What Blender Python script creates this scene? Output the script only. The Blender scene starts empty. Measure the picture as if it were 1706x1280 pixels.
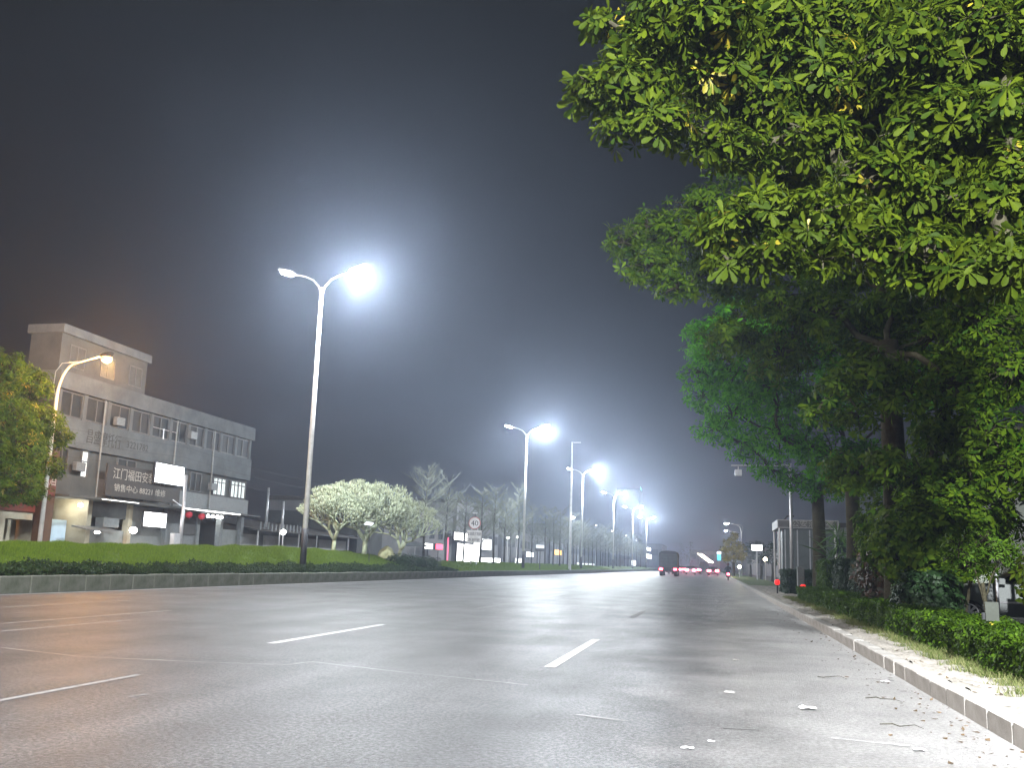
import bpy, math, random
import numpy as np
from mathutils import Vector, Matrix

R = math.radians
rng = random.Random(11)
nr = np.random.default_rng(11)
sc = bpy.context.scene
col = sc.collection

# ------------------------------------------------------------------ camera
IW, IH, F = 1706.0, 1280.0, 1450.0
CAM = Vector((0, 0, 1.15))
YAW, PITCH, ROLL, DY = R(13.206), math.atan(235 / F), .032, 62.1
fwd = Vector((-math.sin(YAW) * math.cos(PITCH), math.cos(YAW) * math.cos(PITCH), math.sin(PITCH)))
r0 = Vector((math.cos(YAW), math.sin(YAW), 0))
u0 = r0.cross(fwd)
rt = r0 * math.cos(ROLL) + u0 * math.sin(ROLL)
up = u0 * math.cos(ROLL) - r0 * math.sin(ROLL)
cd = bpy.data.cameras.new('camera')
cam = bpy.data.objects.new('camera', cd)
col.objects.link(cam)
cam.matrix_world = Matrix(((rt.x, up.x, -fwd.x, CAM.x), (rt.y, up.y, -fwd.y, CAM.y), (rt.z, up.z, -fwd.z, CAM.z), (0, 0, 0, 1)))
cd.sensor_width = 36
cd.lens = 36 * F / IW
cd.shift_y = DY / IW
cd.clip_start = .05
cd.clip_end = 5000
sc.camera = cam


def hit(px, py, axis, val):
    v = rt * ((px - IW / 2) / F) - up * ((py - DY - IH / 2) / F) + fwd
    return CAM + v * ((val - CAM[axis]) / v[axis])


# ------------------------------------------------------------------ world, exposure, render settings
w = bpy.data.worlds.new('World')
sc.world = w
w.use_nodes = True
nt = w.node_tree
bg = nt.nodes['Background']
sky = nt.nodes.new('ShaderNodeTexSky')
sky.sky_type = 'NISHITA'
sky.sun_disc = False
sky.sun_elevation = R(-4)
sky.sun_rotation = R(200)
tc = nt.nodes.new('ShaderNodeTexCoord')
sx = nt.nodes.new('ShaderNodeSeparateXYZ')
nt.links.new(tc.outputs['Generated'], sx.inputs[0])
rp = nt.nodes.new('ShaderNodeValToRGB')          # town glow under low cloud, the same all round
rp.color_ramp.elements[0].position = 0.0
rp.color_ramp.elements[0].color = (.034, .033, .036, 1)
rp.color_ramp.elements[1].position = .55
rp.color_ramp.elements[1].color = (.007, .0085, .009, 1)
e = rp.color_ramp.elements.new(.2)
e.color = (.010, .0125, .017, 1)
nt.links.new(sx.outputs['Z'], rp.inputs[0])
mul = nt.nodes.new('ShaderNodeMixRGB')
mul.blend_type = 'ADD'
mul.inputs[0].default_value = .05
nt.links.new(rp.outputs[0], mul.inputs[1])
nt.links.new(sky.outputs[0], mul.inputs[2])
nt.links.new(mul.outputs[0], bg.inputs[0])
bg.inputs[1].default_value = 1.0
sc.view_settings.view_transform = 'Standard'
sc.view_settings.look = 'None'
sc.view_settings.exposure = 0
sc.view_settings.gamma = 1
cy = sc.cycles
cy.max_bounces = 4
cy.diffuse_bounces = 2
cy.glossy_bounces = 2
cy.transmission_bounces = 2
cy.volume_bounces = 0
cy.transparent_max_bounces = 6
cy.sample_clamp_indirect = 4
cy.sample_clamp_direct = 0
cy.use_denoising = True
cy.use_light_tree = True
cy.adaptive_threshold = .02
cy.caustics_reflective = False
cy.caustics_refractive = False
COOL = (.88, .95, 1.0)
LAMP_W = 19000.0


# ------------------------------------------------------------------ materials
def mat(name, c, rough=.8, c2=None, scale=4.0, bump=0, bscale=40, spec=.3, metal=0, emit=None, es=0, transl=0, island=False, mottle=.5):
    m = bpy.data.materials.new(name)
    m.use_nodes = True
    t = m.node_tree
    b = t.nodes['Principled BSDF']
    b.inputs['Base Color'].default_value = (*c, 1)
    b.inputs['Roughness'].default_value = rough
    b.inputs['Metallic'].default_value = metal
    b.inputs['Specular IOR Level'].default_value = spec
    out = t.nodes['Material Output']
    if emit:
        b.inputs['Emission Color'].default_value = (*emit, 1)
        b.inputs['Emission Strength'].default_value = es
        return m
    co = t.nodes.new('ShaderNodeTexCoord')
    if c2 is None:
        c2 = tuple(x * .62 for x in c)
    mix = t.nodes.new('ShaderNodeMixRGB')
    mix.inputs[1].default_value = (*c, 1)
    mix.inputs[2].default_value = (*c2, 1)
    if island:
        g = t.nodes.new('ShaderNodeNewGeometry')
        t.links.new(g.outputs['Random Per Island'], mix.inputs[0])
    else:
        n = t.nodes.new('ShaderNodeTexNoise')
        n.inputs['Scale'].default_value = scale
        n.inputs['Detail'].default_value = 6
        n.inputs['Roughness'].default_value = .65
        t.links.new(co.outputs['Object'], n.inputs['Vector'])
        cr = t.nodes.new('ShaderNodeValToRGB')
        cr.color_ramp.elements[0].position = .5 - mottle * .4
        cr.color_ramp.elements[1].position = .5 + mottle * .4
        t.links.new(n.outputs['Fac'], cr.inputs[0])
        t.links.new(cr.outputs[0], mix.inputs[0])
    t.links.new(mix.outputs[0], b.inputs['Base Color'])
    if bump:
        n2 = t.nodes.new('ShaderNodeTexNoise')
        n2.inputs['Scale'].default_value = bscale
        n2.inputs['Detail'].default_value = 4
        t.links.new(co.outputs['Object'], n2.inputs['Vector'])
        bp = t.nodes.new('ShaderNodeBump')
        bp.inputs['Strength'].default_value = bump
        bp.inputs['Distance'].default_value = .02
        t.links.new(n2.outputs['Fac'], bp.inputs['Height'])
        t.links.new(bp.outputs[0], b.inputs['Normal'])
    if transl:
        tr = t.nodes.new('ShaderNodeBsdfTranslucent')
        t.links.new(mix.outputs[0], tr.inputs['Color'])
        ms = t.nodes.new('ShaderNodeMixShader')
        ms.inputs[0].default_value = transl
        t.links.new(b.outputs[0], ms.inputs[1])
        t.links.new(tr.outputs[0], ms.inputs[2])
        t.links.new(ms.outputs[0], out.inputs['Surface'])
    return m


M = {}
M['ground'] = mat('earth', (.07, .06, .045), .95, bump=.5, bscale=8)
M['paving'] = mat('paving', (.09, .09, .085), .9, bump=.3, bscale=30)
M['concrete'] = mat('concrete', (.34, .33, .31), .85, (.24, .23, .21), 6, .35, 60)
M['wallconc'] = mat('mossy_concrete', (.13, .13, .11), .9, (.06, .07, .045), 3, .5, 30)
M['paint'] = mat('road_paint', (.55, .55, .54), .6, (.12, .12, .12), 16, .2, 120, mottle=.5)
M['oldpaint'] = mat('worn_road_paint', (.19, .19, .185), .65, (.06, .06, .06), 9, .2, 120)
M['sealant'] = mat('crack_line', (.22, .22, .21), .5, (.1, .1, .1), 10)
M['tar'] = mat('tyre_mark', (.028, .028, .029), .5, (.04, .04, .04), 2)
M['soil'] = mat('sandy_soil', (.34, .32, .285), .95, (.15, .14, .12), 5, .8, 25)
M['grass'] = mat('lawn', (.13, .20, .012), .75, (.055, .10, .008), 1, transl=.35, island=True, spec=.2)
M['turf'] = mat('turf_soil', (.07, .11, .012), .95, (.035, .06, .01), 1.2, .8, 12)
M['drygrass'] = mat('dry_grass', (.20, .20, .09), .8, (.06, .10, .02), transl=.3, island=True, spec=.1)
M['cover'] = mat('ground_cover', (.022, .042, .010), .7, (.010, .022, .006), transl=.2, island=True, spec=.2)
M['hedge'] = mat('hedge_leaf', (.065, .125, .006), .6, (.014, .038, .003), transl=.35, island=True, spec=.1)
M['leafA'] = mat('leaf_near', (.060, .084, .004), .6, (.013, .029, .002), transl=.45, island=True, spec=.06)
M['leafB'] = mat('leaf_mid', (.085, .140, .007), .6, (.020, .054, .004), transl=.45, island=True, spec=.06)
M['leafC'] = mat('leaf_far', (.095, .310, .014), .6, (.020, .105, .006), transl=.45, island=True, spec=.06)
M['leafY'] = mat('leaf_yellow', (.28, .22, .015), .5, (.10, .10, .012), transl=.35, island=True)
M['leafR'] = mat('leaf_red', (.055, .020, .010), .5, (.018, .026, .008), transl=.3, island=True)
M['leafD'] = mat('leaf_dark', (.014, .040, .008), .6, (.005, .017, .004), transl=.2, island=True)
M['palm'] = mat('strap_leaf', (.10, .17, .06), .35, (.03, .08, .02), transl=.25, island=True, spec=.5)
M['bark'] = mat('bark', (.045, .042, .026), .9, (.022, .02, .013), 7, .8, 20, spec=.05)
M['frangi'] = mat('pale_bark', (.40, .44, .31), .75, (.22, .26, .16), 5, .3, 30)
M['twig'] = mat('twig_bark', (.24, .26, .21), .85, (.11, .12, .09), 3)
M['trunkd'] = mat('slim_bark', (.065, .062, .055), .9, (.03, .03, .026), 6, .5, 20)
M['galv'] = mat('galvanised_steel', (.55, .56, .58), .42, (.42, .43, .45), 5, metal=.6, spec=.5)
M['polewhite'] = mat('white_pole_paint', (.7, .7, .68), .5, (.5, .5, .47), 4)
M['black'] = mat('black_paint', (.02, .02, .022), .6)
M['dark'] = mat('dark_metal', (.035, .037, .04), .5)
M['led'] = mat('led', (1, 1, 1), emit=COOL, es=260)
M['sodium'] = mat('sodium_lens', (1, .7, .4), emit=(1, .45, .12), es=2.4)
M['plaster'] = mat('grey_plaster', (.125, .14, .145), .85, (.065, .075, .078), .9, .15, 20)
M['plaster2'] = mat('stained_plaster', (.085, .09, .086), .85, (.05, .055, .053), 1.0, .2, 20)
M['tilew'] = mat('pale_tile', (.17, .185, .185), .5, (.11, .12, .122), 9)
M['cream'] = mat('cream_wall', (.40, .37, .28), .8, (.30, .27, .20), 1.5)
M['glass'] = mat('window_glass', (.02, .024, .028), .5, (.03, .035, .035), 2, spec=.08)
M['frame'] = mat('window_frame', (.11, .115, .115), .5)
M['lit'] = mat('lit_window', (.8, .8, .8), emit=(.9, 1, .95), es=.75)
M['white_sign'] = mat('lit_white_sign', (1, 1, 1), emit=(.93, .96, 1), es=5)
M['white_sign2'] = mat('lit_white_panel', (1, 1, 1), emit=(1, .98, 1), es=3.5)
M['shop'] = mat('shop_light', (1, 1, 1), emit=(1, .97, .93), es=6)
M['shopdim'] = mat('shop_glow', (1, 1, 1), emit=(1, 1, .97), es=1.1)
M['red_sign'] = mat('lit_red_sign', (1, .1, .2), emit=(1, .09, .16), es=3.0)
M['orange_sign'] = mat('lit_orange_sign', (1, .5, .1), emit=(1, .5, .14), es=2.2)
M['cyan_sign'] = mat('lit_cyan_sign', (.1, .6, .8), emit=(.15, .65, .85), es=1.2)
M['tail'] = mat('tail_light', (1, .05, .05), emit=(1, .06, .10), es=30)
M['tailfar'] = mat('brake_light', (1, .05, .05), emit=(1, .10, .16), es=80)
M['lantern'] = mat('lantern_silk', (.3, .02, .03), emit=(.6, .03, .05), es=.22)
M['redlamp'] = mat('red_lamp', (1, .03, .03), emit=(1, .02, .02), es=1.1)
M['bulb'] = mat('white_bulb', (1, 1, 1), emit=(1, .97, .92), es=24)
M['warmbulb'] = mat('warm_bulb', (1, .9, .6), emit=(1, .85, .6), es=40)
M['strip'] = mat('led_strip', (1, 1, 1), emit=(1, 1, .96), es=4)
M['boarddark'] = mat('dark_sign_board', (.045, .042, .038), .6)
M['letterlight'] = mat('pale_lettering', (.42, .41, .37), .6)
M['letterdark'] = mat('dark_lettering', (.03, .035, .03), .6)
M['redboard'] = mat('red_sign_board', (.13, .028, .016), .6, (.08, .02, .012), 2)
M['blueboard'] = mat('pale_blue_shutter', (.50, .62, .72), .6, (.42, .55, .66), 3)
M['brownpillar'] = mat('brown_tile', (.085, .05, .03), .6, (.05, .03, .018), 3)
M['shutter'] = mat('roller_shutter', (.22, .23, .22), .5, (.15, .16, .15), 2)
M['signwhite'] = mat('sign_white', (.72, .73, .74), .5)
M['signred'] = mat('sign_red_ring', (.45, .1, .1), .5)
M['stone'] = mat('boulder', (.38, .37, .20), .9, (.22, .22, .12), 3, .8, 10)
M['carpaint'] = mat('silver_paint', (.20, .215, .21), .5, (.18, .195, .19), 1, spec=.2)
M['tyre'] = mat('tyre', (.02, .02, .02), .8)
M['rim'] = mat('alloy', (.55, .56, .57), .3, metal=.7)
M['truckgrey'] = mat('canvas_grey', (.10, .10, .10), .8, (.06, .06, .06), 3)
M['truckdark'] = mat('truck_side', (.045, .045, .045), .7)
M['carred'] = mat('dark_red_paint', (.10, .02, .025), .3)
M['carblack'] = mat('black_car_paint', (.03, .03, .033), .3)
M['carwhite'] = mat('white_car_paint', (.5, .5, .5), .3)
M['cloth'] = mat('dark_jacket', (.03, .03, .035), .9)
M['helmet'] = mat('helmet', (.12, .02, .02), .3)
M['kiosk'] = mat('kiosk_panel', (.12, .14, .14), .5, (.08, .095, .095), 2)
M['kiosksign'] = mat('kiosk_fascia', (.42, .42, .42), .6, (.33, .33, .33), 2)
M['kioskface'] = mat('kiosk_fascia_front', (.13, .13, .125), .6)
M['notice'] = mat('notice_board', (.50, .55, .20), .5, (.42, .47, .16), 3)
M['noticeline'] = mat('notice_print', (.22, .27, .09), .6)
M['greyboard'] = mat('grey_board', (.055, .062, .05), .6)
M['yellow'] = mat('yellow_post', (.42, .34, .03), .6)
M['paper'] = mat('white_paper', (.8, .8, .78), .8)
M['drybrown'] = mat('dry_leaf', (.12, .08, .04), .9, (.05, .035, .02), island=True)
M['farwall'] = mat('far_wall', (.22, .22, .215), .9, (.15, .15, .15), .6)
M['roof'] = mat('far_roof', (.09, .085, .08), .9)
M['pinkpost'] = mat('pink_neon', (1, .2, .35), emit=(1, .12, .25), es=1.5)


def asphalt():
    m = bpy.data.materials.new('asphalt')
    m.use_nodes = True
    t = m.node_tree
    L = t.links.new
    b = t.nodes['Principled BSDF']
    co = t.nodes.new('ShaderNodeTexCoord')

    def noise(s, d=5, rg=.6, vec=None):
        n = t.nodes.new('ShaderNodeTexNoise')
        n.inputs['Scale'].default_value = s
        n.inputs['Detail'].default_value = d
        n.inputs['Roughness'].default_value = rg
        L(vec or co.outputs['Object'], n.inputs['Vector'])
        return n.outputs['Fac']

    def ramp(i, p0, p1, c0=(0, 0, 0, 1), c1=(1, 1, 1, 1)):
        c = t.nodes.new('ShaderNodeValToRGB')
        c.color_ramp.elements[0].position = p0
        c.color_ramp.elements[1].position = p1
        c.color_ramp.elements[0].color = c0
        c.color_ramp.elements[1].color = c1
        L(i, c.inputs[0])
        return c.outputs[0]

    def mixc(f, a, c, mode='MIX'):
        x = t.nodes.new('ShaderNodeMixRGB')
        x.blend_type = mode
        if isinstance(f, float):
            x.inputs[0].default_value = f
        else:
            L(f, x.inputs[0])
        for k, v in ((1, a), (2, c)):
            if isinstance(v, tuple):
                x.inputs[k].default_value = v
            else:
                L(v, x.inputs[k])
        return x.outputs[0]
    mp = t.nodes.new('ShaderNodeMapping')
    mp.inputs['Scale'].default_value = (1, .06, 1)
    L(co.outputs['Object'], mp.inputs[0])
    base = ramp(noise(30, 4, .95), .45, .60, (.007, .007, .008, 1), (.13, .13, .132, 1))
    patch = ramp(noise(.35, 5), .35, .65, (.75, .75, .75, 1), (1.15, 1.15, 1.15, 1))
    base = mixc(1.0, base, patch, 'MULTIPLY')
    streak = ramp(noise(1.6, 4, .6, mp.outputs[0]), .4, .62, (.72, .72, .72, 1), (1.08, 1.08, 1.08, 1))
    base = mixc(1.0, base, streak, 'MULTIPLY')
    stain = ramp(noise(.9, 6, .7), .56, .66, (1, 1, 1, 1), (.62, .62, .63, 1))
    base = mixc(1.0, base, stain, 'MULTIPLY')
    sep = t.nodes.new('ShaderNodeSeparateXYZ')
    L(co.outputs['Object'], sep.inputs[0])
    sn_ = t.nodes.new('ShaderNodeMath')
    sn_.operation = 'MULTIPLY'
    sn_.inputs[1].default_value = 3.34
    L(sep.outputs['X'], sn_.inputs[0])
    si = t.nodes.new('ShaderNodeMath')
    si.operation = 'SINE'
    L(sn_.outputs[0], si.inputs[0])
    trk = ramp(si.outputs[0], .25, .95, (1.05, 1.05, 1.05, 1), (.78, .78, .79, 1))
    base = mixc(1.0, base, trk, 'MULTIPLY')
    # kerbside dust, with the near lamp's bright pool painted into its pale tone
    s = t.nodes.new('ShaderNodeSeparateXYZ')
    L(co.outputs['Object'], s.inputs[0])
    wob = t.nodes.new('ShaderNodeMath')
    wob.operation = 'MULTIPLY_ADD'
    L(noise(.8, 5, .65), wob.inputs[0])
    wob.inputs[1].default_value = 3.0
    L(s.outputs['X'], wob.inputs[2])
    mr = t.nodes.new('ShaderNodeMapRange')
    mr.inputs['From Min'].default_value = .9
    mr.inputs['From Max'].default_value = 3.6
    mr.inputs['To Max'].default_value = .9
    L(wob.outputs[0], mr.inputs['Value'])
    dust_pool = ramp(noise(30, 5, .75), .3, .72, (.24, .235, .23, 1), (.55, .545, .53, 1))
    base = mixc(mr.outputs[0], base, dust_pool)
    L(base, b.inputs['Base Color'])
    L(ramp(noise(.6, 4), .3, .7, (.40, .40, .40, 1), (.52, .52, .52, 1)), b.inputs['Roughness'])
    b.inputs['Specular IOR Level'].default_value = .4
    bp = t.nodes.new('ShaderNodeBump')
    bp.inputs['Strength'].default_value = 1.0
    bp.inputs['Distance'].default_value = .05
    L(noise(48, 4, .8), bp.inputs['Height'])
    L(bp.outputs[0], b.inputs['Normal'])
    return m


M['asphalt'] = asphalt()


# ------------------------------------------------------------------ mesh and object helpers
def tagobj(o, label=None, cat=None, group=None, kind=None):
    for k, v in (('label', label), ('category', cat), ('group', group), ('kind', kind)):
        if v:
            o[k] = v
    return o


def thing(name, label, cat, loc=(0, 0, 0), group=None):
    o = bpy.data.objects.new(name, None)
    o.empty_display_size = .2
    col.objects.link(o)
    o.location = loc
    return tagobj(o, label, cat, group)


def wloc(o):
    v = Vector((0, 0, 0))
    while o is not None:
        v += Vector(o.location)
        o = o.parent
    return v


def link(name, me, parent=None, kind=None):
    o = bpy.data.objects.new(name, me)
    col.objects.link(o)
    if parent:
        o.parent = parent
    if kind:
        o['kind'] = kind
    return o


class MB:
    """collects shapes in world coordinates; build() makes them one mesh object"""

    def __init__(s):
        s.v, s.f = [], []

    def add(s, vs, fs):
        n = len(s.v)
        s.v += [tuple(x) for x in vs]
        s.f += [tuple(i + n for i in q) for q in fs]
        return s

    def box(s, x0, x1, y0, y1, z0, z1):
        vs = [(x, y, z) for z in (z0, z1) for y in (y0, y1) for x in (x0, x1)]
        return s.add(vs, [(0, 2, 3, 1), (4, 5, 7, 6), (0, 1, 5, 4), (2, 6, 7, 3), (0, 4, 6, 2), (1, 3, 7, 5)])

    def bev(s, x0, x1, y0, y1, z0, z1, b=.02):
        """a box whose vertical and top edges are chamfered"""
        def ring(z, i):
            return [(x0 + i + b, y0 + i, z), (x1 - i - b, y0 + i, z), (x1 - i, y0 + i + b, z), (x1 - i, y1 - i - b, z),
                    (x1 - i - b, y1 - i, z), (x0 + i + b, y1 - i, z), (x0 + i, y1 - i - b, z), (x0 + i, y0 + i + b, z)]
        vs = ring(z0, 0) + ring(z1 - b, 0) + ring(z1, b)
        fs = [tuple(range(7, -1, -1)), tuple(range(16, 24))]
        for k in (0, 8):
            fs += [(k + i, k + (i + 1) % 8, k + 8 + (i + 1) % 8, k + 8 + i) for i in range(8)]
        return s.add(vs, fs)

    def tube(s, pts, rad, n=8, cap=True):
        pts = [Vector(p) for p in pts]
        if not isinstance(rad, (list, tuple)):
            rad = [rad] * len(pts)
        base = len(s.v)
        a = None
        for i, p in enumerate(pts):
            d = (pts[min(i + 1, len(pts) - 1)] - pts[max(i - 1, 0)])
            d = d.normalized() if d.length > 1e-9 else Vector((0, 0, 1))
            if a is None:
                a = d.orthogonal().normalized()
            else:
                a = a - d * a.dot(d)
                a = a.normalized() if a.length > 1e-6 else d.orthogonal().normalized()
            bb = d.cross(a)
            for k in range(n):
                t = 2 * math.pi * k / n
                s.v.append(tuple(p + (a * math.cos(t) + bb * math.sin(t)) * rad[i]))
        for i in range(len(pts) - 1):
            for k in range(n):
                q = base + i * n
                s.f.append((q + k, q + (k + 1) % n, q + n + (k + 1) % n, q + n + k))
        if cap:
            s.f.append(tuple(base + k for k in range(n - 1, -1, -1)))
            q = base + (len(pts) - 1) * n
            s.f.append(tuple(q + k for k in range(n)))
        return s

    def lathe(s, c, axis, prof, n=16):
        """prof: (radius, distance along the axis)"""
        axis = Vector(axis).normalized()
        a = axis.orthogonal().normalized()
        b = axis.cross(a)
        base = len(s.v)
        for (r, h) in prof:
            for k in range(n):
                t = 2 * math.pi * k / n
                s.v.append(tuple(Vector(c) + axis * h + (a * math.cos(t) + b * math.sin(t)) * r))
        for i in range(len(prof) - 1):
            for k in range(n):
                q = base + i * n
                s.f.append((q + k, q + (k + 1) % n, q + n + (k + 1) % n, q + n + k))
        s.f.append(tuple(base + k for k in range(n - 1, -1, -1)))
        q = base + (len(prof) - 1) * n
        s.f.append(tuple(q + k for k in range(n)))
        return s

    def prism(s, poly, axis, a0, a1):
        """poly of 2-D points extruded along axis 0, 1 or 2"""
        def P(u, v, a):
            return [(a, u, v), (u, a, v), (u, v, a)][axis]
        n = len(poly)
        vs = [P(u, v, a0) for u, v in poly] + [P(u, v, a1) for u, v in poly]
        fs = [tuple(range(n)), tuple(range(2 * n - 1, n - 1, -1))] + [(i, (i + 1) % n, n + (i + 1) % n, n + i) for i in range(n)]
        return s.add(vs, fs)

    def mesh(s, name, m, off=(0, 0, 0), smooth=False, fix=True):
        me = bpy.data.meshes.new(name)
        me.from_pydata([(x - off[0], y - off[1], z - off[2]) for x, y, z in s.v], [], s.f)
        me.materials.append(m)
        if fix:
            import bmesh
            bm = bmesh.new()
            bm.from_mesh(me)
            bmesh.ops.recalc_face_normals(bm, faces=bm.faces)
            bm.to_mesh(me)
            bm.free()
        if smooth:
            me.polygons.foreach_set('use_smooth', [True] * len(me.polygons))
        me.update()
        return me

    def build(s, name, m, parent=None, kind=None, smooth=False, label=None):
        off = wloc(parent) if parent else Vector((0, 0, 0))
        o = link(name, s.mesh(name, M[m] if isinstance(m, str) else m, off, smooth), parent, kind)
        if label:
            o['label'] = label
        return o


def single(name, mb, m, label, cat, group=None, smooth=False):
    """a thing that is one mesh, its origin at the centre of its base"""
    a = np.array(mb.v)
    c = ((a[:, 0].min() + a[:, 0].max()) / 2, (a[:, 1].min() + a[:, 1].max()) / 2, a[:, 2].min())
    o = link(name, mb.mesh(name, M[m], c, smooth))
    o.location = c
    return tagobj(o, label, cat, group)


def npmesh(name, V, faces, m, smooth=False):
    """V: (n,3) array, faces: (m,k) array, all with k corners"""
    me = bpy.data.meshes.new(name)
    me.vertices.add(len(V))
    me.vertices.foreach_set('co', V.astype(np.float32).ravel())
    k = faces.shape[1]
    me.loops.add(faces.size)
    me.loops.foreach_set('vertex_index', faces.astype(np.int32).ravel())
    me.polygons.add(len(faces))
    me.polygons.foreach_set('loop_start', np.arange(0, faces.size, k, dtype=np.int32))
    me.materials.append(m)
    me.update(calc_edges=True)
    if smooth:
        me.polygons.foreach_set('use_smooth', [True] * len(me.polygons))
    me.validate()
    return me


def copy_tree(o, parent=None):
    c = o.copy()
    col.objects.link(c)
    c.parent = parent
    for ch in o.children:
        copy_tree(ch, c)
    return c


def text(body, size, m, parent, origin, xdir, ydir, name='lettering', thick=.01, width=None, align='LEFT'):
    c = bpy.data.curves.new('t', 'FONT')
    c.body = body
    c.size = size
    c.extrude = thick / 2
    c.resolution_u = 2
    c.align_x = align
    o = bpy.data.objects.new('t', c)
    col.objects.link(o)
    dg = bpy.context.evaluated_depsgraph_get()
    me = bpy.data.meshes.new_from_object(o.evaluated_get(dg))
    bpy.data.objects.remove(o)
    bpy.data.curves.remove(c)
    xd, yd = Vector(xdir), Vector(ydir)
    nd = xd.cross(yd)
    org = Vector(origin) - (wloc(parent) if parent else Vector((0, 0, 0)))
    co = np.zeros(len(me.vertices) * 3)
    me.vertices.foreach_get('co', co)
    co = co.reshape(-1, 3)
    if width:
        span = co[:, 0].max() - co[:, 0].min()
        co[:, 0] = (co[:, 0] - co[:, 0].min()) * width / span
        if align == 'CENTER':
            co[:, 0] -= width / 2
    V = np.array(org) + np.outer(co[:, 0], xd) + np.outer(co[:, 1], yd) + np.outer(co[:, 2], nd)
    me.vertices.foreach_set('co', V.ravel())
    me.materials.clear()
    me.materials.append(M[m])
    me.update()
    return link(name, me, parent)


def lamp_light(name, loc, energy, colr, aim=None, angle=170, blend=.4, radius=.14, parent=None):
    ld = bpy.data.lights.new(name, 'SPOT' if aim else 'POINT')
    ld.energy = energy
    ld.color = colr
    ld.shadow_soft_size = radius
    o = bpy.data.objects.new(name, ld)
    col.objects.link(o)
    if aim:
        ld.spot_size = R(angle)
        ld.spot_blend = blend
        o.rotation_euler = Vector(aim).to_track_quat('-Z', 'Y').to_euler()
    o.location = Vector(loc) - (wloc(parent) if parent else Vector((0, 0, 0)))
    if parent:
        o.parent = parent
    return o


# ------------------------------------------------------------------ leaves
_st = ((0, 0, 0), (.22, .03, .01), (.48, .085, .03), (.72, .145, .025), (.88, .135, 0), (.97, .07, -.03))
LEAF6 = (np.array([p for t_, w_, z_ in _st for p in ((-w_, t_, z_), (0, t_, z_ - .25 * w_), (w_, t_, z_))] + [(0, 1, -.05)]),
         np.array([f for q in range(5) for b_ in (3 * q,) for f in ((b_, b_ + 1, b_ + 4), (b_, b_ + 4, b_ + 3), (b_ + 1, b_ + 2, b_ + 5), (b_ + 1, b_ + 5, b_ + 4))] + [(15, 16, 18), (16, 17, 18)]))
LEAF4 = (np.array([(0, 0, 0), (-.17, .62, .03), (.17, .62, .03), (0, 1, -.04)]), np.array([(0, 2, 1), (1, 2, 3)]))
LEAFO = (np.array([(0, 0, 0), (-.3, .45, .05), (.3, .45, .05), (0, 1, -.06)]), np.array([(0, 2, 1), (1, 2, 3)]))


def unit(a):
    return a / np.maximum(np.linalg.norm(a, axis=-1, keepdims=True), 1e-9)


def rosettes(P, A, k, length, droop=.25, spread=(.1, .9)):
    """leaf frames around rosette centres P with axes A: positions, directions, normals, lengths"""
    n = len(P)
    t = unit(np.cross(A, nr.normal(size=(n, 3))))
    b = np.cross(A, t)
    ang = (np.arange(k)[None, :] + nr.random((n, 1)) + nr.normal(0, .15, (n, k))) * 2 * np.pi / k
    el = nr.uniform(spread[0] - .5, spread[1] - .5, (n, k))
    d = (np.cos(ang)[..., None] * t[:, None] + np.sin(ang)[..., None] * b[:, None]) * np.cos(el)[..., None] + A[:, None] * np.sin(el)[..., None]
    d[..., 2] -= droop * nr.random((n, k)) * nr.uniform(.3, 2.0, (n, 1))
    d = unit(d)
    nm = unit(A[:, None] - d * (A[:, None] * d).sum(-1, keepdims=True) + .15 * nr.normal(size=d.shape))
    nm = unit(nm - d * (nm * d).sum(-1, keepdims=True))
    pos = P[:, None] + d * .015
    ln = length * nr.uniform(.65, 1.15, (n, k)) * nr.uniform(.6, 1.15, (n, 1))
    return pos.reshape(-1, 3), d.reshape(-1, 3), nm.reshape(-1, 3), ln.ravel()


def leaf_mesh(name, fr, m, tmpl):
    pos, d, nm, ln = fr
    T, Fc = tmpl
    s = np.cross(d, nm)
    V = pos[:, None] + ln[:, None, None] * (T[None, :, 0, None] * s[:, None] + T[None, :, 1, None] * d[:, None] + T[None, :, 2, None] * nm[:, None])
    n, k = len(pos), len(T)
    faces = (Fc[None] + (np.arange(n) * k)[:, None, None]).reshape(-1, 3)
    return npmesh(name, V.reshape(-1, 3), faces, m)


def blob_points(c, r, n, flat=.75, shell=.5):
    d = unit(nr.normal(size=(n, 3)))
    rad = r * (shell + (1 - shell) * nr.random(n) ** .6)
    # lumpy outline
    rad *= 1 + .22 * np.sin(d[:, 0] * 5 + c[0] * 3) * np.cos(d[:, 1] * 6 + c[2] * 2)
    p = d * rad[:, None]
    p[:, 2] *= flat
    return np.array(c) + p, d


def curve_pts(a, b, sag, n=5, wob=.0):
    a, b = Vector(a), Vector(b)
    out = []
    for i in range(n):
        t = i / (n - 1)
        p = a.lerp(b, t)
        p.z += sag * math.sin(math.pi * t)
        if 0 < i < n - 1 and wob:
            p += Vector((rng.uniform(-wob, wob), rng.uniform(-wob, wob), rng.uniform(-wob, wob)))
        out.append(p)
    return out


# ------------------------------------------------------------------ the setting: ground, roads, verge, median
XL, XR = -16.75, 2.03
g = MB().box(-700, 700, -120, 1150, -.6, -.10)
tagobj(g.build('ground', 'ground'), kind='structure')
road = MB().box(XL, XR, -60, 900, -.3, 0).build('road', 'asphalt')
tagobj(road, kind='structure')
far_road = MB().box(-33.0, -23.2, -60, 900, -.3, -.004).build('far_carriageway', 'asphalt')
tagobj(far_road, kind='structure')
far_walk = MB().box(-60, -33.0, -60, 700, -.3, .14).build('pavement', 'paving')
tagobj(far_walk, kind='structure')
lot = MB().box(5.2, 60, -30, 160, -.3, .02).build('car_park', 'paving')
tagobj(lot, kind='structure')


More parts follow.
